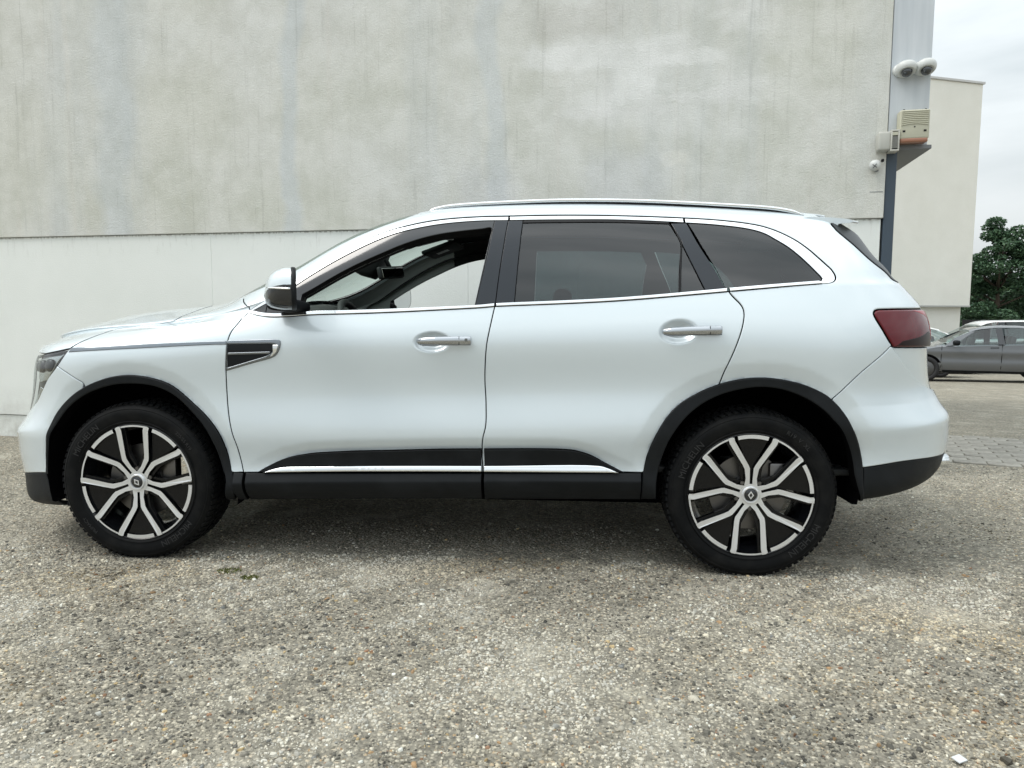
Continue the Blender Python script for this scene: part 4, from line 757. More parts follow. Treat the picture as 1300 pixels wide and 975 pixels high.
# front door frame: a black ring round the opened window
winf = cat(CC['win_top'], CC['win_right'], cu('belt_high', .748, 1.527, 0, True)+np.array([0, .001]))
ringo = cat(cu('cant_in', .60, 1.598), cu('bpil_front'), cu('belt_high', .60, 1.531, 0, True))
panel('window_frame', M['gloss_black'], [ringo, winf], fdoor, .010, off=-.004, gap=.002, edge=.003, depth=.05, flange=M['rubber_seal'])
panel('door_pillar_trim', M['pillar'], [cat(cu('bpil_front', rev=True), [(1.64, 1.5464)], cu('bpil_seam', None, 1.545, 1), [(1.6165, 1.146)])], fdoor, .014, off=-.002, gap=.003, edge=.002)
panel('mirror_sail', M['gloss_black'], [cat(cu('cant_in', None, .60), [(.60, 1.18)], cu('belt_high', None, .598, 0, True))], fdoor, .012, off=-.002, gap=.002, edge=.002)
panel('door_pillar_trim', M['pillar'], [cat(cu('bpil_seam', None, 1.545, 1), [(1.70, 1.148)], cu('bpil_rear', rev=True))], rdoor, .014, off=-.002, gap=.003, edge=.002)
rw = cat(CC['rwin_top'], CC['rwin_bar'], cu('belt_high', 1.70, 2.389, 0, True), cu('bpil_rear', 1.16, 1.525, 1, True))
wtop = cat(cu('cant_in', 1.7245, 2.3645), cu('rwin_top', rev=True))
panel('window_seal', M['rubber_seal'], [wtop], rdoor, .012, off=-.005, gap=.001, edge=.001)
panel('door_window', M['privacy'], [rw], rdoor, .02, off=-.007, gap=.003, edge=0., depth=.004)
panel('window_bar', M['rubber_seal'], [cat(cu('rwin_bar', None, 1.42, 1), [(2.398, 1.146)], cu('fix_front', rev=True), [(2.412, 1.43), (2.372, 1.5352)])], rdoor, .008, off=-.003, gap=.001, edge=.001)
panel('fixed_window', M['privacy'], [cat(CC['fix_front'], CC['fix_rear'][::-1])], rdoor, .012, off=-.007, gap=.004, edge=0., depth=.004)
panel('door_pillar_trim', M['pillar'], [cat([(2.370, 1.5352), (2.412, 1.424)], CC['fix_rear'], [(2.585, 1.152)], cu('rdoor_rear', 1.152, 1.542, 1, True), [(2.438, 1.5425)])], rdoor, .014, off=-.002, gap=.003, edge=.002)
qg = cat(cu('cant_in', 2.447, None), cu('belt_high', 2.5845, None, 0, True), cu('qglass_front', rev=True))
panel('quarter_window', M['privacy'], [qg], body_side, .02, off=-.006, gap=.003, edge=0., depth=.004)
panel('windscreen', M['glass'], [[(.33, 1.665), (.6, 1.657), (1.0, 1.657), (1.18, 1.667), (1.225, 1.715), (1.19, 1.8), (1.165, 2.0), (1.15, TC), (.13, TC), (.16, 2.0), (.2, 1.83)]], CP, .03, off=-.003, half=True, both=False, edge=0., depth=.004)
blade = cat(cu('blade_front', 1.165, 9, 1), [(3.42, 1.145), (3.46, 1.135), (3.47, 1.3), (3.45, 1.45), (3.36, 1.58), (3.2, 1.64), (3.11, 1.63)])
panel('rear_blade', M['blade'], [blade], CP, .016, off=.004, edge=.004)
panel('rear_window', M['rear_glass'], [[(3.475, 1.14), (QRE-.004, 1.14), (QRE-.004, 1.60), (3.40, 1.60), (3.46, 1.46), (3.475, 1.3)]], CP, .03, off=-.004, edge=0.)
# --- fender strip and door vent
panel('wing_strip', M['dark_chrome'], [cat(CC['strip_top'], cu('strip_bot', rev=True))], CP, .010, off=.004, gap=.001, edge=.003, depth=.012, drop=.003)
vent = CC['vent']; vi = CC['vent_in']
panel('door_vent', M['dark_chrome'], [cat(vent), cat(vi)], fdoor, .007, off=.005, gap=.001, edge=.003, depth=.016, drop=.003)
panel('vent_grille', M['plastic'], [cat(vi)], fdoor, .008, off=.001, gap=0., edge=.001, depth=.004)
panel('vent_blade', M['dark_chrome'], [[(.452, .941), (.645, .946), (.638, .936), (.452, .931)]], fdoor, .007, off=.005, gap=0., edge=.002, depth=.008)
panel('vent_panel_edge', M['chrome'], [[(.654, .978), (.683, .978), (.672, .945), (.652, .925), (.64, .922), (.655, .945)]], fdoor, .006, off=.007, gap=.002, edge=.002, depth=.006)
# --- lamps
tl = cat(CC['tail_left'], CC['tail_top'], [(3.52, 1.064), (3.555, 1.03), (3.535, 1.0), (3.575, .965), (3.55, .948)], cu('tail_bot', rev=True))
tail = panel('tail_light', M['tail_red'], [tl], CP, .012, off=.004, edge=.005, drop=.004, label='dark red wraparound tail light')
panel('light_band', M['tail_dark'], [[(3.226, .952), (3.30, .952), (3.46, .952), (3.47, .985), (3.43, 1.0), (3.36, .985), (3.25, .968)]], tail, .012, off=.0055, gap=0., edge=.001, depth=.002)
panel('light_strip', M['tail_bright'], [[(3.33, 1.056), (3.50, 1.057), (3.535, 1.03), (3.52, 1.0), (3.50, .97), (3.485, .985), (3.49, 1.03), (3.43, 1.045)]], tail, .010, off=.0055, gap=0., edge=.002, depth=.003)
for zz_ in (1.004, 1.022, 1.040):  # glints in the lens, put in as thin lighter red lines
    panel('lens_glint', M['tail_bright'], [[(3.19+(1.05-zz_)*.45, zz_), (3.46, zz_+.002), (3.46, zz_+.006), (3.19+(1.05-zz_)*.45, zz_+.003)]], tail, .012, off=.0052, gap=0., edge=0., depth=.001)
la = cat(CC['lamp_all'], [(-.60, .712), (-.645, .76), (-.672, .85), (-.64, .965)])
head = panel('headlight', M['lamp_dark'], [la], CP, .012, off=-.028, edge=.002, label='clear headlight with a silver reflector')
panel('reflector', M['lamp_silver'], [[(-.335, .970), (-.365, .925), (-.40, .875), (-.445, .835), (-.53, .83), (-.60, .86), (-.60, .955), (-.45, .957)]], head, .010, off=-.024, gap=0., edge=.003, depth=.004)
for pq_, pw_, pr_ in ((-.420, .905, .030), (-.500, .905, .030), (-.575, .91, .026)):
    panel('projector', M['lamp_dark'], [[(pq_+pr_*math.cos(a), pw_+pr_*1.1*math.sin(a)) for a in np.linspace(0, 6.2832, 25)[:-1]]], head, .010, off=lambda q, w_: -.017+.012*np.sqrt(np.clip(1-((q-pq_)/pr_)**2-((w_-pw_)/pr_/1.1)**2, 0, 1)), gap=0., edge=.002, depth=.004)
panel('brow', M['lamp_dark'], [[(-.31, .985), (-.36, .965), (-.60, .950), (-.60, .965), (-.44, .966)]], head, .01, off=-.010, gap=0., edge=.001, depth=.004)
panel('daylight_strip', M['lamp_silver'], [[(-.455, .80), (-.50, .755), (-.555, .72), (-.58, .72), (-.53, .765), (-.485, .81)]], head, .010, off=-.012, gap=0., edge=.002, depth=.006)
panel('lens', M['lamp_glass'], [la], head, .02, off=-.002, gap=.004, edge=0., depth=.004)
panel('parking_sensor', M['gap'], [[(-.3983+.013*math.cos(a), .5713+.011*math.sin(a)) for a in np.linspace(0, 6.28, 17)[:-1]], [(-.3983+.0105*math.cos(a), .5713+.0085*math.sin(a)) for a in np.linspace(0, 6.28, 17)[:-1]]], CP, .006, off=.0006, gap=0., edge=0., depth=.001)
# --- door handles
def loft(secs, caps=True):
    V = [p_ for s in secs for p_ in s]; n = len(secs[0]); F = []
    for i in range(len(secs)-1):
        for j in range(n): F.append((i*n+j, i*n+(j+1) % n, (i+1)*n+(j+1) % n, (i+1)*n+j))
    if caps: F += [tuple(range(n))[::-1], tuple((len(secs)-1)*n+j for j in range(n))]
    return V, F
def sellipse(a, b, n=18, e=.6):
    o = []
    for i in range(n):
        t = 2*math.pi*i/n; c, s = math.cos(t), math.sin(t)
        o.append((a*math.copysign(abs(c)**e, c), b*math.copysign(abs(s)**e, s)))
    return o
for par, x0, x1, w0, key in ((fdoor, 1.2864, 1.5229, .992, True), (rdoor, 2.3151, 2.5587, 1.004, False)):
    for side in (0, 1):
        secs = []; L = x1-x0
        for t, hh, th, so_ in ((0, .004, .003, .004), (.03, .0115, .007, .012), (.15, .016, .009, .021), (.4, .0175, .010, .026), (.75, .0185, .010, .025), (.95, .019, .010, .021), (.99, .0175, .008, .019), (1, .014, .005, .018)):
            q = x0+L*t; b_ = body(q, w0, True)
            secs.append([(b_[0], (b_[1]-so_+dy) if side == 0 else -(b_[1]-so_+dy), b_[2]+.002*math.sin(t*3)+dz) for dy, dz in sellipse(th*1.25, hh, 24, .95)])
        V, F = loft(secs); h = mesh_obj('door_handle', V, F if side == 0 else [f[::-1] for f in F], M['handle_chrome'], par[side], smooth=True); h.data.set_sharp_from_angle(angle=R_(50))
        lo_ = []
        for t in np.linspace(.04, .99, 12):
            b_ = body(x0+L*t, w0, True); hh = .0165 if t > .1 else .009; so_ = float(np.interp(t, [0, .15, .4, .75, 1], [.008, .021, .026, .025, .018])); lo_.append((b_[0], (b_[1]-so_-.003)*(1 if side == 0 else -1), b_[2]+.002*math.sin(t*3)-hh))
        V, F = tube(lo_, .0034, 8); mesh_obj('handle_shade_bar', V, F, M['dark_chrome'], par[side], smooth=True)  # dark bar standing in for the shaded reflection along the grip's lower edge
        if side == 0:
            qc = x0+L*.79; b_ = body(qc, w0, True)
            box('handle_joint', (b_[0], b_[1]-.0352, b_[2]+.002), (.0022, .002, .036), M['gap'], par[side], 0)
            if key:
                for dx, s_ in ((.030, (.012, .002, .013)), (-.012, (.014, .002, .010))):
                    b2 = body(qc+dx, w0, True); box('key_slot', (b2[0], b2[1]-.0352, b2[2]+.004), s_, M['dark_chrome'], par[side], .0008)
# --- exterior mirrors
def mirror(side):
    sy = -1 if side == 0 else 1
    secs_up, secs_lo = [], []
    prof = [(.665, .30, .42), (.672, .52, .60), (.69, .74, .80), (.715, .90, .92), (.745, .98, 1.0), (.780, 1.0, 1.0)]
    cy, cz, ay, at, ab = -1.005, 1.203, .105, .098, .078
    def ring(x, fy, fz, lo, hi, n=16):
        o = []
        for i in range(n+1):
            t = lo+(hi-lo)*i/n; c, s = math.cos(t), math.sin(t)
            o.append((x+.012*math.sin(t)*0, sy*-1*(cy+ay*fy*math.copysign(abs(c)**.7, c)), cz+(at if s > 0 else ab)*fz*math.copysign(abs(s)**.75, s)-.03*(1-fz)))
        return o
    def skin(name, lo, hi, m_, par):
        S = [ring(x, fy, fz, lo, hi) for x, fy, fz in prof]; V = [p_ for s in S for p_ in s]; n = 17; F = []
        for i in range(len(S)-1):
            for j in range(n-1): F.append((i*n+j, i*n+j+1, (i+1)*n+j+1, (i+1)*n+j))
        V.append((prof[0][0]-.010, sy*-cy, cz-.02)); k = len(V)-1
        F += [(j+1, j, k) for j in range(n-1)]
        o = mesh_obj(name, V, F, m_, par, smooth=True); bm = bmesh.new(); bm.from_mesh(o.data); bmesh.ops.recalc_face_normals(bm, faces=bm.faces); bm.to_mesh(o.data); bm.free(); return o
    h = skin('wing_mirror', .16, math.pi-.16, M['white'], CAR)
    skin('mirror_base', math.pi-.16, 2*math.pi+.16, M['gloss_black'], h)
    R0 = ring(.780, 1, 1, 0, 2*math.pi, 32)[:-1]; S = []
    for x, f_ in ((.776, 1.012), (.783, 1.02), (.792, 1.01), (.796, .96)):
        S.append([(x, sy*-cy+(y-sy*-cy)*f_, cz+(z-cz)*f_) for _, y, z in R0])
    V, F = loft(S, caps=False); o = mesh_obj('mirror_rim', V, F, M['plastic'], h, smooth=True)
    G = [(.7945, sy*-cy+(y-sy*-cy)*.955, cz+(z-cz)*.955) for _, y, z in R0]; mesh_obj('mirror_glass', G, [tuple(range(len(G)))], M['mirror_glass'], h)
    pth = [(.672+.10*t, sy*-(cy-ay*(.70+.34*math.sin(t*math.pi/2))), cz+.012-.004*t) for t in np.linspace(0, 1, 10)]
    V, F = tube([(x, y, z) for x, y, z in pth], .0045, 8); mesh_obj('indicator', V, F, M['chrome'], h, smooth=True)
    S = []
    for t, yy in ((0, -.835), (.4, -.87), (.75, -.91), (1., -.96)):
        S.append([(.735-.035*t+a, sy*-yy, 1.135+.018*t+b) for a, b in sellipse(.062-.012*t, .030, 16, .7)])
    V, F = loft(S); o = mesh_obj('mirror_foot', V, F, M['plastic'], h, smooth=True)
    for o in [h]+list(h.children):
        if o.name.startswith('mirror_foot'): continue
        for v_ in o.data.vertices: v_.co.x += .36*(abs(v_.co.y)-1.0)
    return h
for s_ in (0, 1): mirror(s_)
# --- roof rails
for sy in (-1, 1):
    pts = [(1.285, -.585, 1.588), (1.31, -.582, 1.597), (1.357, -.578, 1.608), (1.43, -.575, 1.616), (1.518, -.572, 1.622), (1.773, -.570, 1.632), (1.902, -.570, 1.6345), (2.1, -.57, 1.633), (2.272, -.57, 1.628), (2.413, -.57, 1.621), (2.693, -.57, 1.604), (2.80, -.57, 1.596), (2.87, -.57, 1.587), (2.925, -.572, 1.575), (2.965, -.575, 1.560)]
    P_ = catmull(pts, 4); S = []
    for i, p_ in enumerate(P_):
        e_ = min(1., .35+i/6., .35+(len(P_)-1-i)/6.)
        S.append([(p_[0], sy*-(p_[1]+a), p_[2]-.009+b) for a, b in sellipse(.016, .0095*e_, 14, .7)])
    V, F = loft(S); r = mesh_obj('roof_rail', V, F if sy < 0 else [f[::-1] for f in F], mat('satin_rail_aluminium', (.80, .82, .83), .22, 1.) if sy < 0 else bpy.data.materials['satin_rail_aluminium'], CAR, smooth=True)
    Pf = [p_ for p_ in P_]; S = []
    for p_ in Pf: S.append([(p_[0], sy*-(p_[1]+.004+a), p_[2]-.028+b) for a, b in ((-.010, -.010), (.010, -.010), (.010, .012), (-.010, .012))])
    V, F = loft(S); mesh_obj('rail_foot', V, F if sy < 0 else [f[::-1] for f in F], M['rubber_seal'], r)
# --- roof spoiler
S = []
for y in np.linspace(-.612, .612, 33):
    f = abs(y)/.612; xt = 3.275-.055*f**2-.05*max(0, (f-.8)/.2)**1.5; x0 = 2.94
    zt = lambda x: 1.594-.057*f**2.2-.034*(max(0, x-3.0)/.26)**2.2+.0015
    th = .062+.004*f; S.append([(x0, y, zt(x0)-.004)]+[(x0+(xt-x0)*k, y, zt(x0+(xt-x0)*k)+.001) for k in (.2, .4, .6, .8, .93)]+[(xt, y, zt(xt)-.002), (xt+.001, y, zt(xt)-.007), (xt-.006, y, zt(xt)-.011), (xt-.06, y, zt(xt-.06)-.024), (3.10, y, zt(3.10)-th), (x0, y, zt(x0)-th)])
V, F = loft(S); sp = mesh_obj('roof_spoiler', V, F, M['white'], CAR, smooth=True); sp.data.set_sharp_from_angle(angle=R_(32))
# --- underbody, arch liners, exhaust
box('underbody', (1.36, 0, .335), (2.3, 1.36, .17), M['liner'], CAR, .02)
box('rear_underbody', (2.90, 0, .42), (.9, 1.0, .16), M['liner'], CAR, .02)
box('front_underbody', (-.50, 0, .34), (.30, .9, .16), M['liner'], CAR, .02)
for xc in (0.012, 2.705):
    for sy in (-1, 1):
        V = []; F = []; n = 40
        for i in range(n+1):
            a = R_(-20)+R_(220)*i/n
            for r_, y in ((.452, .868), (.440, .66), (.10, .56)): V.append((xc+r_*math.cos(a), sy*y, max(.245 if xc < 1 else .315, .37+r_*1.06*math.sin(a))))
        for i in range(n):
            for j in range(2): F.append((i*3+j, i*3+j+1, i*3+j+4, i*3+j+3))
        mesh_obj('arch_liner', V, F, M['liner'], CAR, smooth=True)
for sy in (-1, 1):
    V, F = lathe([(.034, .0), (.040, .004), (.040, .09), (.034, .09)], 24)
    o = mesh_obj('exhaust_tip', [(3.555+h, sy*.56+a, .452+b*.8) for a, h, b in V], F, M['chrome'], CAR, smooth=True)

# ---------------------------------------------------------------- wheels
TR, RIM = .3625, .261
def arcs(pts, depth, face, back, mi_side=1):
    """extrude a flat outline (x, z) from the dished wheel face back to `depth`"""
    n = len(pts); V = [(x, face(x, z), z) for x, z in pts]+[(x, face(x, z)+depth, z) for x, z in pts]
    return V, [tuple(range(n))]+[(i, i+n, (i+1) % n+n, (i+1) % n) for i in range(n)], [0]+[mi_side]*n
def face_y(x, z): r = math.hypot(x, z); return -.012+.014*max(0, 1-(r-.05)/.19)*(1 if r > .05 else 1)
def ringseg(r0, r1, a0, a1, n): 
    o = [(r1*math.cos(a0+(a1-a0)*i/n), r1*math.sin(a0+(a1-a0)*i/n)) for i in range(n+1)]
    return o+[(r0*math.cos(a1+(a0-a1)*i/n), r0*math.sin(a1+(a0-a1)*i/n)) for i in range(n+1)]
SPOKE = [(.0055, .040), (.0060, .070), (.0078, .114), (.0135, .127), (.0755, .230), (.0800, .2445), (.0885, .2455), (.1045, .2390), (.0965, .2175), (.0395, .1295), (.0295, .111), (.0230, .070), (.0280, .036)]
def rot2(p_, a): c, s = math.cos(a), math.sin(a); return (p_[0]*c-p_[1]*s, p_[0]*s+p_[1]*c)
def text_mesh(txt, size):
    cv = bpy.data.curves.new('lettering', 'FONT'); cv.body = txt; cv.size = size; cv.extrude = .0006; cv.resolution_u = 3; cv.align_x = 'CENTER'
    to = bpy.data.objects.new('lettering', cv); COL.objects.link(to); dg = bpy.context.evaluated_depsgraph_get(); dg.update()
    me = to.evaluated_get(dg).to_mesh(); V = [tuple(v_.co) for v_ in me.vertices]; F = [tuple(p_.vertices) for p_ in me.polygons]
    to.evaluated_get(dg).to_mesh_clear(); bpy.data.objects.remove(to); bpy.data.curves.remove(cv); return V, F
def wheel_mesh(rot, texts):
    """data blocks of one wheel: axis along y, outer face towards -y, centred on the hub"""
    D = {}
    prof = [(.256, .012), (.262, -.004), (.268, -.010), (.276, -.014), (.279, -.009), (.292, -.013), (.312, -.016), (.326, -.0145), (.330, -.012), (.3335, -.0125), (.342, -.006), (.350, .006), (.3545, .022), (.356, .06), (.357, .11), (.356, .16), (.3545, .196), (.348, .214), (.33, .226), (.30, .230), (.262, .216)]
    V, F = lathe(prof, 144); D['tyre'] = (V, F, M['tyre'], None, True)
    # tread blocks
    bm = bmesh.new(); rng = random.Random(5)
    for row, (yc, wd, sk, n) in enumerate(((.018, .034, .22, 78), (.060, .034, .5, 64), (.110, .030, 0., 64), (.160, .034, -.5, 64), (.200, .034, -.22, 78))):
        for i in range(n):
            a = 2*math.pi*(i+(.5 if row % 2 else 0))/n; L = 2*math.pi*.36/n*.64
            mt = Matrix.Rotation(-a, 4, 'Y') @ Matrix.Translation((TR-.0055 if row in (1, 2, 3) else TR-.0085, yc, 0)) @ Matrix.Rotation(sk, 4, 'X')
            if row in (0, 4): mt = mt @ Matrix.Rotation(-.22 if row == 0 else .22, 4, 'Z')
            g = bmesh.ops.create_cube(bm, size=1.); bmesh.ops.transform(bm, matrix=mt @ Matrix.Diagonal((.010, wd, L, 1)), verts=g['verts'])
    me = bpy.data.meshes.new('tread'); bm.to_mesh(me); bm.free(); me.materials.append(M['tyre']); D['tread'] = me
    # letters on the sidewall, one part for each word
    for wi, (txt, size, rr, adeg) in enumerate(texts):
        tv, tf = text_mesh(txt, size); V = []
        for x, y, z in tv:
            r = rr+y; a = R_(adeg)-x/(rr+size*.4); V.append((r*math.cos(a), -.0148-z-.0012*math.sin((r-.29)*20), r*math.sin(a)))
        D['sidewall_word%d' % wi] = (V, tf, M['tyre_text'], None, False)
    # rim barrel and lip
    V, F = lathe([(.2665, -.0075), (.262, -.0105), (.257, -.006), (.252, .010), (.238, .03), (.226, .06), (.222, .13), (.235, .20), (.262, .21)], 96); D['barrel'] = (V, F, M['wheel_black'], None, True)
    # spokes: silver face, black flanks, plus the black back plate that fills the V of each pair
    V = []; F = []; mi = []
    def add(pts, depth, fc, m0=0, m1=1):
        k = len(V); a, b, c = arcs(pts, depth, fc, 0); V.extend(a); F.extend([tuple(k+i for i in f) for f in b]); mi.extend([m0]+[m1]*(len(c)-1))
    for k in range(5):
        a = rot+k*2*math.pi/5-math.pi/2
        for sg in (1, -1):
            pts = [rot2((sg*x, z), a) for x, z in SPOKE]; pts = pts if sg < 0 else pts[::-1]
            add(pts, .030, face_y)
        ab = rot+k*2*math.pi/5
        add(ringseg(.2425, .2585, ab-R_(14.5), ab+R_(14.5), 12)[::-1], .012, lambda x, z: -.0085)                 # bright arc inside the V
        add(ringseg(.2525, .2595, ab+R_(21), ab+R_(51), 14)[::-1], .014, lambda x, z: -.0095)                      # thin bright line between pairs
        tri = [(.004, .05), (.006, .115), (.066, .240), (0, .250), (-.066, .240), (-.006, .115), (-.004, .05)]
        add([rot2(p_, a) for p_ in tri][::-1], .012, lambda x, z: face_y(x, z)+.016, 1, 1)
        sh = [(.040, .06), (.048, .12), (.108, .215), (.116, .230), (.096, .236), (.036, .13), (.030, .06)]
        for sg in (1, -1):
            pts = [rot2((sg*x, z), a) for x, z in sh]; add(pts if sg < 0 else pts[::-1], .020, lambda x, z: face_y(x, z)+.014, 1, 1)
    hub = [(.047*math.cos(t), .047*math.sin(t)) for t in np.linspace(0, 2*math.pi, 41)[:-1]]; add(hub[::-1], .05, lambda x, z: .001)
    D['rim'] = (V, F, [M['alloy'], M['wheel_black']], mi, False)
    V, F = lathe([(.001, -.006), (.022, -.006), (.0255, -.004), (.027, .004)], 36); D['hub_cap'] = (V, F, M['gloss_black'], None, True)
    V, F = lathe([(.0265, -.002), (.029, -.0075), (.033, -.0080), (.036, -.004), (.037, .004)], 36); D['hub_ring'] = (V, F, M['alloy'], None, True)
    dm = []                                                     # diamond emblem: an open rhombus
    o4 = [(0, .018), (.0125, 0), (0, -.018), (-.0125, 0)]; i4 = [(0, .0105), (.0068, 0), (0, -.0105), (-.0068, 0)]
    Vd = [(x, -.0082, z) for x, z in o4]+[(x, -.0082, z) for x, z in i4]+[(x, -.005, z) for x, z in o4]+[(x, -.005, z) for x, z in i4]
    Fd = []
    for i in range(4):
        j = (i+1) % 4; Fd += [(i, j, j+4, i+4), (i, i+8, j+8, j), (i+4, j+4, j+12, i+12)]
    er = rot-math.pi/2
    D['emblem'] = ([(*[rot2((x, z), er)[0]], y, rot2((x, z), er)[1]) for x, y, z in Vd], Fd, M['alloy'], None, False)
    V, F = lathe([(.06, .062), (.163, .062), (.165, .066), (.163, .084), (.06, .084)], 72); D['brake_disc'] = (V, F, M['brake'], None, False)
    V, F = lathe([(.0, .03), (.075, .03), (.078, .06), (.078, .09)], 40); D['disc_hub'] = (V, F, M['wheel_black'], None, True)
    return D
bm = bmesh.new(); bmesh.ops.create_cone(bm, cap_ends=True, segments=6, radius1=.0095, radius2=.0085, depth=.02); bmesh.ops.rotate(bm, verts=bm.verts, matrix=Matrix.Rotation(math.pi/2, 3, 'X'))
nut_me = bpy.data.meshes.new('wheel_nut'); bm.to_mesh(nut_me); bm.free(); nut_me.materials.append(M['brake'])
def tube_mesh(name, V, F, m_): me = bpy.data.meshes.new(name); me.from_pydata(V, [], F); me.materials.append(m_); return me
WH = {}
for key, rot, texts in (('front', R_(128), (('MICHELIN', .040, .288, 140), ('MICHELIN', .040, .288, -52), ('225/55 R19', .022, .296, 40), ('PRIMACY', .022, .296, 222))), ('rear', R_(89.5), (('R19  V  XL', .027, .296, 52), ('MICHELIN', .040, .288, -40), ('MICHELIN', .040, .288, 150)))):
    D = wheel_mesh(rot, texts); WH[key] = {}
    for nme, d in D.items():
        if isinstance(d, tuple):
            me = bpy.data.meshes.new(nme); me.from_pydata([tuple(map(float, v_)) for v_ in d[0]], [], d[1])
            for mm in (d[2] if isinstance(d[2], list) else [d[2]]): me.materials.append(mm)
            if d[3] is not None: me.polygons.foreach_set('material_index', np.array(d[3], np.int32))
            bm = bmesh.new(); bm.from_mesh(me)
            if not nme.startswith('sidewall_word'): bmesh.ops.recalc_face_normals(bm, faces=bm.faces)
            bm.to_mesh(me); bm.free()
            if d[4]: me.polygons.foreach_set('use_smooth', np.ones(len(me.polygons), bool)); me.set_sharp_from_angle(angle=R_(38))
        else: me = d
        if nme == 'tyre':                                       # flat contact patch
            co = np.empty(len(me.vertices)*3); me.vertices.foreach_get('co', co); co = co.reshape(-1, 3); lim = -.350; low = co[:, 2] < lim
            co[low, 2] = lim; me.vertices.foreach_set('co', co.ravel())
        if nme == 'tread':
            co = np.empty(len(me.vertices)*3); me.vertices.foreach_get('co', co); co = co.reshape(-1, 3); low = co[:, 2] < -.351; co[low, 2] = -.351; me.vertices.foreach_set('co', co.ravel())
        WH[key][nme] = me
for key, x in (('front', 0.), ('rear', 2.705)):
    for sy in (-1, 1):
        w_ = bpy.data.objects.new('wheel', WH[key]['barrel']); COL.objects.link(w_); w_.parent = CAR; w_.location = (x, -.891*(-sy), .352)
        if sy > 0: w_.rotation_euler = (0, 0, math.pi)
        for nme, me in WH[key].items():
            if nme == 'barrel': continue
            o = bpy.data.objects.new('sidewall_word' if nme.startswith('sidewall_word') else nme, me); COL.objects.link(o); o.parent = w_
        base = R_(128) if key == 'front' else R_(89.5)
        for k in range(5):
            a = base+R_(36)+k*2*math.pi/5; o = bpy.data.objects.new('wheel_nut', nut_me); COL.objects.link(o); o.parent = w_; o.location = (.061*math.cos(a), .014, .061*math.sin(a))
        cal = box('brake_caliper', (.125 if key == 'front' else .12, .07, .055), (.07, .06, .15), M['brake'], w_, .012)

# ---------------------------------------------------------------- cabin
LIN = dict(gap=0., edge=0., depth=.002, plain=True)
panel('door_lining', M['trim_black'], [[(.56, .42), (2.15, .42), (2.22, .75), (2.35, .90), (3.0, .92), (3.3, .95), (3.3, 1.128), (2.9, 1.128), (.56, 1.128), (.55, 1.0)]], CP, .06, off=-.055, **LIN)
grow = lambda P_, d: P_+onorm(P_ if area(P_) > 0 else P_[::-1])[0][::1 if area(P_) > 0 else -1]*d
hole_f = resample(winf, .02); hole_r = resample(cat(rw), .02); hole_q = resample(qg, .02)
panel('pillar_lining', M['trim_black'], [cat(cu('win_top', 1.20, None), CC['win_right'], [(1.525, 1.134), (3.30, 1.134), (3.30, 1.56), (3.1, 1.70), (1.20, 1.70)]), hole_r, hole_q], CP, .035, off=-.04, **LIN)
panel('windscreen_pillar_trim', M['trim_grey'], [cat([(.47, 1.134), (.60, 1.137), (.745, 1.142)], cu('win_top', None, 1.195), [(1.195, 1.66), (.9, 1.65), (.60, 1.65), (.38, 1.65)])], CP, .035, off=-.035, **LIN)
panel('door_frame_lining', M['trim_black'], [[(.60, 1.134), (1.195, 1.134), (1.195, 1.148), (.75, 1.148), (.60, 1.143)]], CP, .03, off=-.03, **LIN)
panel('headliner', M['headliner'], [[(1.21, 1.70), (3.05, 1.70), (3.12, 1.8), (3.15, TC), (1.15, TC), (1.17, 2.0)]], CP, .06, off=-.035, half=True, both=False, gap=0., edge=0., depth=.002, plain=True)
box('cabin_floor', (1.8, 0, .43), (3.0, 1.55, .03), M['trim_black'], CAR, .01)
box('bulkhead', (.42, 0, .78), (.04, 1.5, .66), M['trim_black'], CAR, .01)
S = []
for y in np.linspace(-.74, .74, 31):
    hmp = .022*math.exp(-((y+.36)/.20)**2); cb = .012*math.cos(y/.74*math.pi/2)
    S.append([(.30, y, 1.075+cb), (.45, y, 1.108+cb), (.58, y, 1.120+cb+hmp*.6), (.70, y, 1.123+cb+hmp), (.78, y, 1.112+cb+hmp), (.84, y, 1.07+cb), (.88, y, .98), (.84, y, .80), (.40, y, .78)])
V, F = loft(S); da = mesh_obj('dashboard', V, F, M['trim_black'], CAR, smooth=True); da.data.set_sharp_from_angle(angle=R_(60))
bm = bmesh.new(); bm_box(bm, (.74, -.02, 1.03), (.05, .24, .16)); bm_obj('centre_screen', bm, M['gloss_black'], CAR, bevel=.01, autosmooth=40)
# steering wheel
tl_ = Matrix.Rotation(R_(-25), 3, 'Y'); cst = Vector((.885, -.37, .995))
V, F = tube([cst+tl_ @ Vector((0, .185*math.cos(a), .185*math.sin(a))) for a in np.linspace(0, 2*math.pi, 41)[:-1]], .017, 12, closed=True)
stw = mesh_obj('steering_wheel', V, F, M['trim_black'], CAR, smooth=True)
for a in (0, 180, 270):
    p0 = cst; p1 = cst+tl_ @ Vector((0, .18*math.cos(R_(a)), .18*math.sin(R_(a)))); V, F = tube([p0, p1], .016, 8); mesh_obj('spoke', V, F, M['dark_chrome'], stw, smooth=True)
bm = bmesh.new(); bm_box(bm, cst, (.05, .15, .13), tl_); bm_obj('airbag_boss', bm, M['trim_black'], stw, bevel=.02, autosmooth=40)
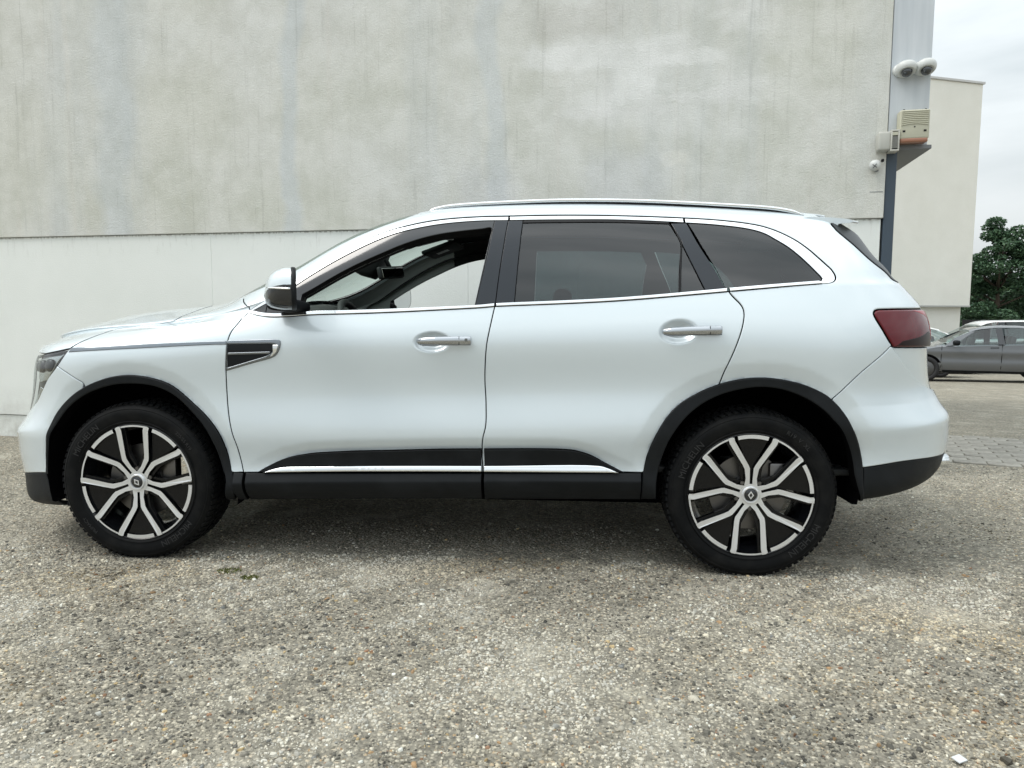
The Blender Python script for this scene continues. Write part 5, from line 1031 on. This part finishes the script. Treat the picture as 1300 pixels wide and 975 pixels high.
# interior mirror, sensor housing, visors, roof console
bm = bmesh.new(); bm_box(bm, (.957, .0, 1.328), (.028, .23, .068), Matrix.Rotation(R_(-12), 3, 'Y') @ Matrix.Rotation(R_(-20), 3, 'Z')); rvm = bm_obj('rear_view_mirror', bm, M['trim_black'], CAR, bevel=.012, segs=3, autosmooth=40)
bm = bmesh.new(); bm_box(bm, (.973, -.006, 1.328), (.006, .205, .050), Matrix.Rotation(R_(-12), 3, 'Y') @ Matrix.Rotation(R_(-20), 3, 'Z')); bm_obj('mirror_glass', bm, M['mirror_glass'], rvm, bevel=.002)
V, F = tube([(.955, 0, 1.35), (.93, 0, 1.40), (.91, 0, 1.44)], .012, 8); mesh_obj('mirror_stem', V, F, M['trim_black'], rvm, smooth=True)
S = []
for y in np.linspace(-.10, .10, 11):
    k = math.sqrt(max(0, 1-(y/.105)**2)); S.append([(.735, y, 1.352), (.80, y, 1.340-.03*k), (.87, y, 1.345-.055*k), (.905, y, 1.37-.05*k), (.95, y, 1.47), (.80, y, 1.405)])
V, F = loft(S); mesh_obj('camera_housing', V, F, M['trim_black'], CAR, smooth=True)
bm = bmesh.new(); bm_box(bm, (1.20, 0, 1.525), (.26, .20, .05), Matrix.Rotation(R_(-14), 3, 'Y')); con = bm_obj('roof_console', bm, M['trim_grey'], CAR, bevel=.015, autosmooth=40)
box('console_light', (1.27, -.03, 1.507), (.07, .06, .012), M['white_plastic'], con, .004)
for y in (-.40, .36):
    bm = bmesh.new(); bm_box(bm, (1.19, y, 1.478), (.20, .40, .022), Matrix.Rotation(R_(-20), 3, 'Y')); vz = bm_obj('sun_visor', bm, M['headliner'], CAR, bevel=.008, autosmooth=40)
    bm = bmesh.new(); bm_box(bm, (1.185, y, 1.4655), (.07, .09, .002), Matrix.Rotation(R_(-20), 3, 'Y')); bm_obj('visor_label', bm, M['trim_grey'], vz)
# seats
def seat(x, y, wd, nm='seat', hr=True):
    def ring(cx, cy, cz, a, b, tilt): return [(cx+p_*math.cos(tilt), cy+q_, cz-p_*math.sin(tilt)*.2) for p_, q_ in sellipse(a, b, 20, .55)]
    S = [ring(x-.02+t*.26, y, .62+t*.42, .07+.03*math.sin(t*3), wd*(.92+.08*math.sin(t*3.1)), .3) for t in np.linspace(0, 1, 8)]
    S.append(ring(x+.25, y, 1.06, .03, wd*.8, .3))
    V, F = loft(S); o = mesh_obj(nm, V, F, M['seat'], CAR, smooth=True)
    bm = bmesh.new(); bm_box(bm, (x-.24, y, .60), (.54, wd*2, .16)); bm_obj('seat_cushion', bm, M['seat'], o, bevel=.05, segs=3, autosmooth=50)
    if hr:
        for yy in ((y,) if wd < .35 else (y-.38, y+.38)):
            bm = bmesh.new(); bm_box(bm, (x+.27, yy, 1.15), (.09, .25, .16), Matrix.Rotation(R_(12), 3, 'Y')); bm_obj('headrest', bm, M['seat'], o, bevel=.035, segs=3, autosmooth=50)
seat(1.62, -.37, .25); seat(1.62, .37, .25); seat(2.52, 0, .62, 'rear_seat', True)
# hang every part of the car on the empty at its base
for o in list(COL.objects):
    if o.parent == CAR: o.matrix_parent_inverse = Matrix.Translation((-1.4, 0, 0))
# ================================================================ BEHIND THE YARD
def leaf_material(name, a, b):
    m = mat(name, rough=.55, spec=.3); N = NT(m); an = N.n('ShaderNodeVertexColor'); an.layer_name = 'leaf'
    N.col(N.ramp(an.outputs[0], [(0, a), (1, b)])); return m
def crown(name, clumps, per, size, m_, parent, seed):
    rng = np.random.default_rng(seed); C_ = []; 
    for (cx, cy, cz, rx, rz) in clumps:
        n = int(per*(rx/.6)**2); d = rng.normal(size=(n, 3)); d /= np.linalg.norm(d, axis=1)[:, None]
        r = rng.uniform(.45, 1., n)**.5; C_.append(np.array([cx, cy, cz])+d*r[:, None]*np.array([rx, rx, rz]))
    P = np.concatenate(C_); n = len(P)
    u = rng.normal(size=(n, 3)); u[:, 2] *= .5; u /= np.linalg.norm(u, axis=1)[:, None]; v = np.cross(u, rng.normal(size=(n, 3))); v /= np.linalg.norm(v, axis=1)[:, None]
    s = size*rng.uniform(.6, 1.3, (n, 1)); V = np.stack([P-u*s, P+v*s*.55, P+u*s, P-v*s*.55], 1).reshape(-1, 3)
    F = np.arange(n*4).reshape(-1, 4)
    me = bpy.data.meshes.new(name); me.from_pydata(V.tolist(), [], F.tolist()); me.materials.append(m_)
    at = me.color_attributes.new('leaf', 'FLOAT_COLOR', 'POINT'); c = np.clip(rng.normal(.45, .22, n), 0, 1); at.data.foreach_set('color', np.repeat(np.stack([c, c, c, c*0+1], 1), 4, 0).astype(np.float32).ravel())
    o = bpy.data.objects.new(name, me); COL.objects.link(o); o.parent = parent; return o
M['leaf'] = leaf_material('dark_green_foliage', (.020, .052, .030), (.085, .155, .075)); M['leaf2'] = leaf_material('mid_green_foliage', (.03, .07, .03), (.12, .18, .07))
M['bark'] = mat('tree_bark', (.07, .055, .04), .9)
def tree(label, px, dist, h, rad, base, seed, m_, per=230, taper=.55):
    g = ray_at(px, 420, dist); gz = float(ground_z(g[0], g[1])); t = empty('tree', (g[0], g[1], gz)); tag(t, label, 'tree', 'trees beyond the car park')
    rng = random.Random(seed)
    pts = [(0, 0, 0), (.05, .02, h*.3), (-.05, .05, h*.6), (.03, 0, h*.9)]; V, F = tube(catmull(pts, 3).tolist(), [.16-.13*i/9 for i in range(10)], 8); tr = mesh_obj('trunk', V, F, M['bark'], t, smooth=True)
    cl = []
    for k in range(78):
        f = rng.random()**.8; z = base+(h-base)*f; rr = rad*(1-taper*f**1.4)*math.sqrt(rng.random())*.95; a = rng.uniform(0, 6.28)
        cr = rng.uniform(.40, .78)*(1-.30*f)
        cl.append((rr*math.cos(a), rr*math.sin(a), z, cr, cr*.62))
        if k % 4 == 0: V, F = tube([(0, 0, z*.75), (rr*math.cos(a)*.6, rr*math.sin(a)*.6, z*.9), (rr*math.cos(a), rr*math.sin(a), z)], [.06, .04, .015], 6); mesh_obj('limb', V, F, M['bark'], t, smooth=True)
    crown('crown', cl, per, .085, m_, t, seed)
tree('tall dark tree rising right beside the pale building', 1264, 40, 6.8, 2.7, .6, 31, M['leaf'], 460, .74)
tree('dark tree cut by the right edge of the picture', 1326, 42, 5.3, 2.4, .6, 9, M['leaf'], 420, .6)
tree('lower mid-green tree behind the black hoarding', 1288, 46, 3.7, 2.1, .6, 13, M['leaf2'], 300, .3)
tree('small dark tree low against the pale building', 1240, 44, 3.6, 1.9, .5, 17, M['leaf'], 300, .3)

# black hoarding with a small emblem
hp = ray_at(1222, 408, 34); hq = ray_at(1345, 408, 34); hd = hq-hp; hl = float(np.linalg.norm(hd[:2])); hg = float(ground_z(hp[0], hp[1]))
hb = empty('hoarding', (hp[0], hp[1], hg), math.atan2(hd[1], hd[0])); tag(hb, 'long black hoarding with a small white and red emblem below the trees', 'hoarding')
hh = 1.13-(404.5-392.9)/965*34-hg
box('board', (hl/2, 0, hh/2), (hl, .05, hh), mat('black_board', (.006, .006, .007), .5), hb, .01)
M['sign_white'] = mat('sign_white', (.75, .70, .70), .5); M['sign_red'] = mat('sign_red', (.34, .06, .045), .5)
def flat(name, pts, y, m_, par): return mesh_obj(name, [(x, y, z) for x, z in pts], [tuple(range(len(pts)))], m_, par)
ex, ez = 1.40, hh-.15
flat('emblem', [(ex-.22, ez+.11), (ex-.09, ez-.13), (ex+.09, ez-.13), (ex+.22, ez+.11)], -.030, M['sign_white'], hb)
flat('emblem_border', [(ex-.22, ez+.11), (ex-.17, ez+.11), (ex-.06, ez-.13), (ex-.09, ez-.13)], -.033, M['sign_red'], hb)
flat('emblem_border', [(ex+.22, ez+.11), (ex+.09, ez-.13), (ex+.06, ez-.13), (ex+.17, ez+.11)], -.033, M['sign_red'], hb)
for k, (a, b) in enumerate(((-.07, -.02), (.03, .07))): flat('emblem_stroke', [(ex+a, ez+.07), (ex+b, ez+.07), (ex+b-.02, ez-.06), (ex+a+.01, ez-.06)], -.034, M['sign_red'], hb)
for k in range(9): flat('red_letter', [(ex+.30+k*.045, ez+.0), (ex+.33+k*.045, ez+.0), (ex+.33+k*.045, ez+.055), (ex+.30+k*.045, ez+.055)], -.030, M['sign_red'], hb)
for k in range(4): flat('white_letter', [(ex+1.33+k*.07, ez-.06), (ex+1.37+k*.07, ez-.06), (ex+1.385+k*.07, ez+.06), (ex+1.345+k*.07, ez+.06)], -.030, M['sign_white'], hb)

# ---------------------------------------------------------------- parked cars further back
M['bg_glass'] = glass_mat('parked_car_glass', (.66, .76, .75)); M['bg_glass_dark'] = glass_mat('parked_car_dark_glass', (.06, .07, .075)); M['bg_tyre'] = mat('parked_car_tyre', (.012, .012, .013), .7); M['bg_rim'] = mat('parked_car_rim', (.10, .10, .10), .4, .6)
def interp(T, x): return float(np.interp(x, [a for a, b in T], [b for a, b in T]))
def parked(name, label, P, xref, d, flip, top, belt, glassr, wheels, m_, doors, gm, r=.32, hw=.88, mirror_x=None):
    """top/belt: silhouettes (x, z) from the front bumper; glassr: side panes as (x0, x1) at the belt; P stands at x = xref on the near side"""
    L = top[-1][0]; nrm = np.array([-d[1], d[0]]); sgn = -1 if flip else 1
    ang = math.atan2(d[1], d[0])+(math.pi if flip else 0); near = -1 if not flip else 1     # local y sign of the side we see
    org = np.array([P[0], P[1]])-d[:2]*sgn*xref+nrm*hw
    t = empty(name, (org[0], org[1], float(ground_z(P[0], P[1]))), ang); tag(t, label, 'car')
    def wd(x): return hw*(1-.36*max(0, 1-x/.55)**2.4-.30*max(0, 1-(L-x)/.5)**2.4)
    def gl(x): return interp(top, x)-interp(belt, x) > .10
    def yside(x, z):
        zb, zt = interp(belt, x), interp(top, x)-.05
        if z <= zb or zt <= zb: return wd(x)*float(np.interp(z, [.2, .32, .46, .62, .77, .80, 1.1], [.90, .965, .990, .968, .992, .982, .955]))
        return wd(x)*.97*(1-.27*(z-zb)/max(.42, zt-zb))
    xs = np.unique(np.concatenate([np.linspace(0, L, 44), [0.02, .06, L-.02, L-.06]])); S = []
    for x in xs:
        tp = interp(top, x); ze = min(interp(belt, x), tp-.04); sec = []
        for z in (.24, .32, .46, .54, .62, .70, .77, .80, ze-.03, ze): z = min(z, ze); sec.append((x, yside(x, z)*(.965 if z == ze else 1), z))
        zc = tp if not gl(x) else ze+.01; sec += [(x, yside(x, ze)*.62, ze+(zc-ze)*.75), (x, 0, zc)]
        S.append(sec)
    nsec = len(S[0]); V = []; F = []
    for s in S: V += s+[(x, -y, z) for x, y, z in s[:-1][::-1]]
    k = 2*nsec-1
    for i in range(len(S)-1):
        for j in range(k-1): F.append((i*k+j, i*k+j+1, (i+1)*k+j+1, (i+1)*k+j))
    F += [tuple(range(k)), tuple((len(S)-1)*k+j for j in range(k))]
    b = mesh_obj('body', V, F, m_, t, smooth=True); bm = bmesh.new(); bm.from_mesh(b.data); bmesh.ops.recalc_face_normals(bm, faces=bm.faces); bm.to_mesh(b.data); bm.free(); b.data.set_sharp_from_angle(angle=R_(35))
    gx_ = [x for x in np.linspace(0, L, 200) if gl(x)]; gx0, gx1 = gx_[0], gx_[-1]
    rx = [x for x in np.linspace(gx0, gx1, 60) if interp(top, x)-interp(belt, x) > .80*max(interp(top, q)-interp(belt, q) for q in gx_)]; r0, r1 = rx[0], rx[-1]
    S = []
    for x in np.linspace(r0, r1, 14):
        z = interp(top, x); e = yside(x, z-.05); S.append([(x, -e, z-.055), (x, -e*.93, z-.02), (x, -e*.6, z-.004), (x, 0, z), (x, e*.6, z-.004), (x, e*.93, z-.02), (x, e, z-.055), (x, 0, z-.06)])
    V, F = loft(S); o = mesh_obj('roof', V, F, m_, t, smooth=True); o.data.set_sharp_from_angle(angle=R_(40))
    for sy in (-1, 1):
        def sp(nm, pts, off, mm, par=t):
            P_ = resample(np.array(pts, float), .12); return mesh_obj(nm, [(x, sy*(yside(x, z)+off), z) for x, z in P_], [tuple(range(len(P_)))], mm, par)
        A = lambda x, f: (x, interp(belt, x)+(interp(top, x)-.05-interp(belt, x))*f)
        topline = lambda x: (x, interp(top, x)-.05)
        # window band: frames in body colour, panes set in
        sp('pillar', [A(gx0+.02, 0), A(gx0+.20, 0), (r0+.12, interp(top, r0+.12)-.075), topline(r0), topline((gx0+r0)/2)], .002, m_)
        sp('pillar', [A(gx1-.06, 0), topline((gx1+r1)/2+.02), topline(r1), (r1-.10, interp(top, r1)-.075), A(glassr[-1][1], 0)], .002, m_)
        for (a0, a1), (b0, b1) in zip(glassr[:-1], glassr[1:]):
            sp('pillar', [(a1, interp(belt, a1)), (b0, interp(belt, b0)), (b0-.05, interp(top, b0)-.06), (a1-.05, interp(top, a1)-.06)], .004, M['gloss_black'])
        for gi, (a0, a1) in enumerate(glassr):
            n_ = 8; pts = [(a0+(a1-a0)*i/n_, interp(belt, a0+(a1-a0)*i/n_)+.005) for i in range(n_+1)]
            ub = []
            for i in range(n_+1):
                x = a1+(a0-a1)*i/n_; zt = interp(top, x)-.075; ub.append((x-(.05 if i == 0 else 0), max(zt, interp(belt, x)+.012)))
            sp('side_window', pts+ub, .001, gm)
        for xd in doors: sp('door_seam', [(xd-.006, .30), (xd+.006, .30), (xd+.020, interp(belt, xd)), (xd+.008, interp(belt, xd))], .0035, M['gap'])
        for xd in doors[1:]: sp('door_handle', [(xd-.24, interp(belt, xd)-.10), (xd-.06, interp(belt, xd)-.095), (xd-.06, interp(belt, xd)-.072), (xd-.24, interp(belt, xd)-.077)], .012, M['gloss_black'])
        sp('sill', [(wheels[0]+.38, .24), (wheels[1]-.38, .24), (wheels[1]-.38, .30), (wheels[0]+.38, .30)], .006, M['plastic'])
        for wx in wheels:
            sp('wheel_arch', [(wx+(r+.055)*math.cos(a), max(.235, r+(r+.055)*math.sin(a))) for a in np.linspace(R_(-20), R_(200), 24)], .004, M['liner'])
            V, F = lathe([(.0, -.10), (r*.66, -.10), (r*.68, -.115), (r*.95, -.11), (r, -.07), (r, .08), (0, .08)], 28); o = mesh_obj('wheel', [(wx+x, sy*(hw-.10)+y*(1 if sy < 0 else -1)*-1*-1, r+z) for x, y, z in V], F, M['bg_tyre'], t, smooth=True)
            V, F = lathe([(0, -.125), (r*.25, -.12), (r*.60, -.108), (r*.62, -.10)], 20); mesh_obj('rim', [(wx+x, sy*(hw-.10)+(y if sy < 0 else -y), r+z) for x, y, z in V], F, M['bg_rim'], o, smooth=True)
        mx = mirror_x or gx0+.25
        V, F = loft([[(mx+a, sy*(hw*.98+.02+dy), interp(belt, mx)+.07+b_) for a, b_ in sellipse(.085*f, .07*f, 12, .7)] for dy, f in ((0, .5), (.04, .9), (.11, 1.), (.17, .6))]); mesh_obj('wing_mirror', V, F, M['plastic'] if m_ is not M['bg_white'] else M['plastic'], t, smooth=True)
    zc0 = interp(belt, gx0)+.02; e0, e1 = wd(gx0)*.86, yside(r0, interp(top, r0)-.05)*.97
    mesh_obj('windscreen', [(gx0-.05, -e0, zc0), (gx0-.10, 0, zc0+.01), (gx0-.05, e0, zc0), (r0+.03, e1, interp(top, r0)-.045), (r0-.02, 0, interp(top, r0)-.01), (r0+.03, -e1, interp(top, r0)-.045)], [(0, 1, 4, 5), (1, 2, 3, 4)], gm, t)
    zc1 = interp(belt, gx1)+.02; e0, e1 = wd(gx1)*.82, yside(r1, interp(top, r1)-.05)*.97
    mesh_obj('rear_window', [(gx1+.02, -e0, zc1), (gx1+.02, e0, zc1), (r1-.02, e1, interp(top, r1)-.045), (r1-.02, -e1, interp(top, r1)-.045)], [(0, 1, 2, 3)], gm, t)
    for sy in (-1, 1):
        for sx, yy in ((1.62, .36), (2.5, .36)): 
            if sx < L-1.3: bm = bmesh.new(); bm_box(bm, (sx+.28, sy*yy, interp(belt, sx)+.02), (.14, .42, .34), Matrix.Rotation(R_(14), 3, 'Y')); bm_obj('seat', bm, M['seat'], t, bevel=.05, autosmooth=50)
    return t
m = mat('dark_grey_metallic_paint', (.13, .137, .145), .30, .5, 1., .03); M['bg_grey'] = m
M['bg_white'] = mat('white_car_paint', (.66, .67, .66), .35, 0, .8); M['bg_char'] = mat('charcoal_car_paint', (.035, .038, .042), .3, .3, 1.)
dd = rt2*math.cos(R_(21))-fwd2*math.sin(R_(21)); dd = dd[:2]
P = ray_at(1174, 485, 19.3); HS = 1.03
HT = [(0, .52), (.04, .66), (.22, .76), (.75, .885), (1.10, .945), (1.62, 1.255), (1.95, 1.375), (2.35, 1.425), (2.8, 1.425), (3.4, 1.36), (3.85, 1.24), (4.12, 1.02), (4.25, .88), (4.30, .5)]
HB = [(0, .60), (.9, .86), (1.1, .905), (2.0, .945), (3.0, .985), (3.7, 1.02), (4.3, 1.02)]
HT = [(a*HS, b) for a, b in HT]; HB = [(a*HS, b) for a, b in HB]
hc = parked('hatchback_car', 'dark grey hatchback parked side-on behind the white car', P, .84*HS, dd, False, HT, HB, [(1.50*HS, 2.36*HS), (2.50*HS, 3.25*HS), (3.32*HS, 3.55*HS)], (.84*HS, 3.46*HS), M['bg_grey'], (1.16*HS, 2.43*HS, 3.45*HS), M['bg_glass'], mirror_x=1.46*HS)
dd2 = rt2*math.cos(R_(8))-fwd2*math.sin(R_(8)); dd2 = dd2[:2]
ST = [(0, .6), (.04, .80), (.25, .92), (.95, 1.03), (1.15, 1.08), (1.75, 1.48), (2.1, 1.56), (3.0, 1.56), (3.8, 1.50), (4.2, 1.15), (4.38, .95), (4.4, .55)]
SB = [(0, .75), (1.15, 1.03), (3.0, 1.08), (4.4, 1.15)]
P = ray_at(1209, 452, 25.); parked('crossover_car', 'white crossover with black wing mirror parked under the pale building', P, 1.40, dd2, True, ST, SB, [(1.45, 2.4), (2.5, 3.3), (3.4, 3.75)], (.85, 3.5), M['bg_white'], (1.2, 2.45, 3.4), M['bg_glass'], mirror_x=1.38)
P = ray_at(1184, 470, 21.8); parked('saloon_car', 'charcoal saloon half hidden behind the tail of the white car', P, 1.05, dd2, True, [(a, b-.02) for a, b in HT], HB, [(1.50, 2.36), (2.50, 3.25), (3.32, 3.55)], (.84, 3.46), M['bg_char'], (1.18, 2.43, 3.45), M['bg_glass_dark'])
VT = [(a, b*1.07) for a, b in [(0, .7), (.05, .95), (.3, 1.05), (.8, 1.12), (1.0, 1.18), (1.55, 1.60), (1.9, 1.70), (3.2, 1.72), (4.3, 1.70), (4.55, 1.60), (4.65, 1.1), (4.7, .6)]]
VB = [(0, .85), (1.0, 1.14), (3.0, 1.20), (4.7, 1.22)]
P = ray_at(1226, 455, 26.5); parked('van', 'tall white passenger van behind the dark grey hatchback', P, 1.0, dd2, False, VT, VB, [(1.60, 2.15), (2.35, 2.95), (3.15, 4.2)], (.9, 3.7), M['bg_white'], (1.1, 2.25, 3.05), M['bg_glass'])

# ---------------------------------------------------------------- small things on the ground
m = mat('moss', rough=.95, spec=.1); N = NT(m); N.col(N.ramp(N.noise(N.coord(), 60, 4), [(.3, (.06, .075, .02)), (.7, (.14, .15, .05))]))
rng = np.random.default_rng(21)
for (x, y, r, lab) in ((.478, -1.03, .035, 'larger olive moss tuft right of the front tyre'), (.60, -1.10, .026, 'small olive moss tuft nearer the camera, right of the front tyre')):
    V = []; F = []
    for k in range(150):
        a, rr = rng.uniform(0, 6.28), r*math.sqrt(rng.random()); c = np.array([x+rr*math.cos(a)*1.5, y+rr*math.sin(a), .001]); b = rng.normal(0, .004, 2); hgt = rng.uniform(.004, .011); s = .0022; i = len(V)
        V += [c+[-s, 0, 0], c+[s, 0, 0], c+[0, s, 0], c+[b[0], b[1], hgt]]; F += [(i, i+1, i+3), (i+1, i+2, i+3), (i+2, i, i+3)]
    tag(mesh_obj('moss_tuft', V, F, m), lab, 'moss', 'moss tufts in the aggregate')
bm = bmesh.new(); bm_box(bm, (2.925, -2.225, .010), (.030, .024, .004), Matrix.Rotation(.5, 3, 'Z') @ Matrix.Rotation(.12, 3, 'X'))
tag(bm_obj('plastic_scrap', bm, mat('pale_scrap', (.55, .57, .58), .4), bevel=.001), 'small pale plastic scrap lying at the bottom right', 'litter')
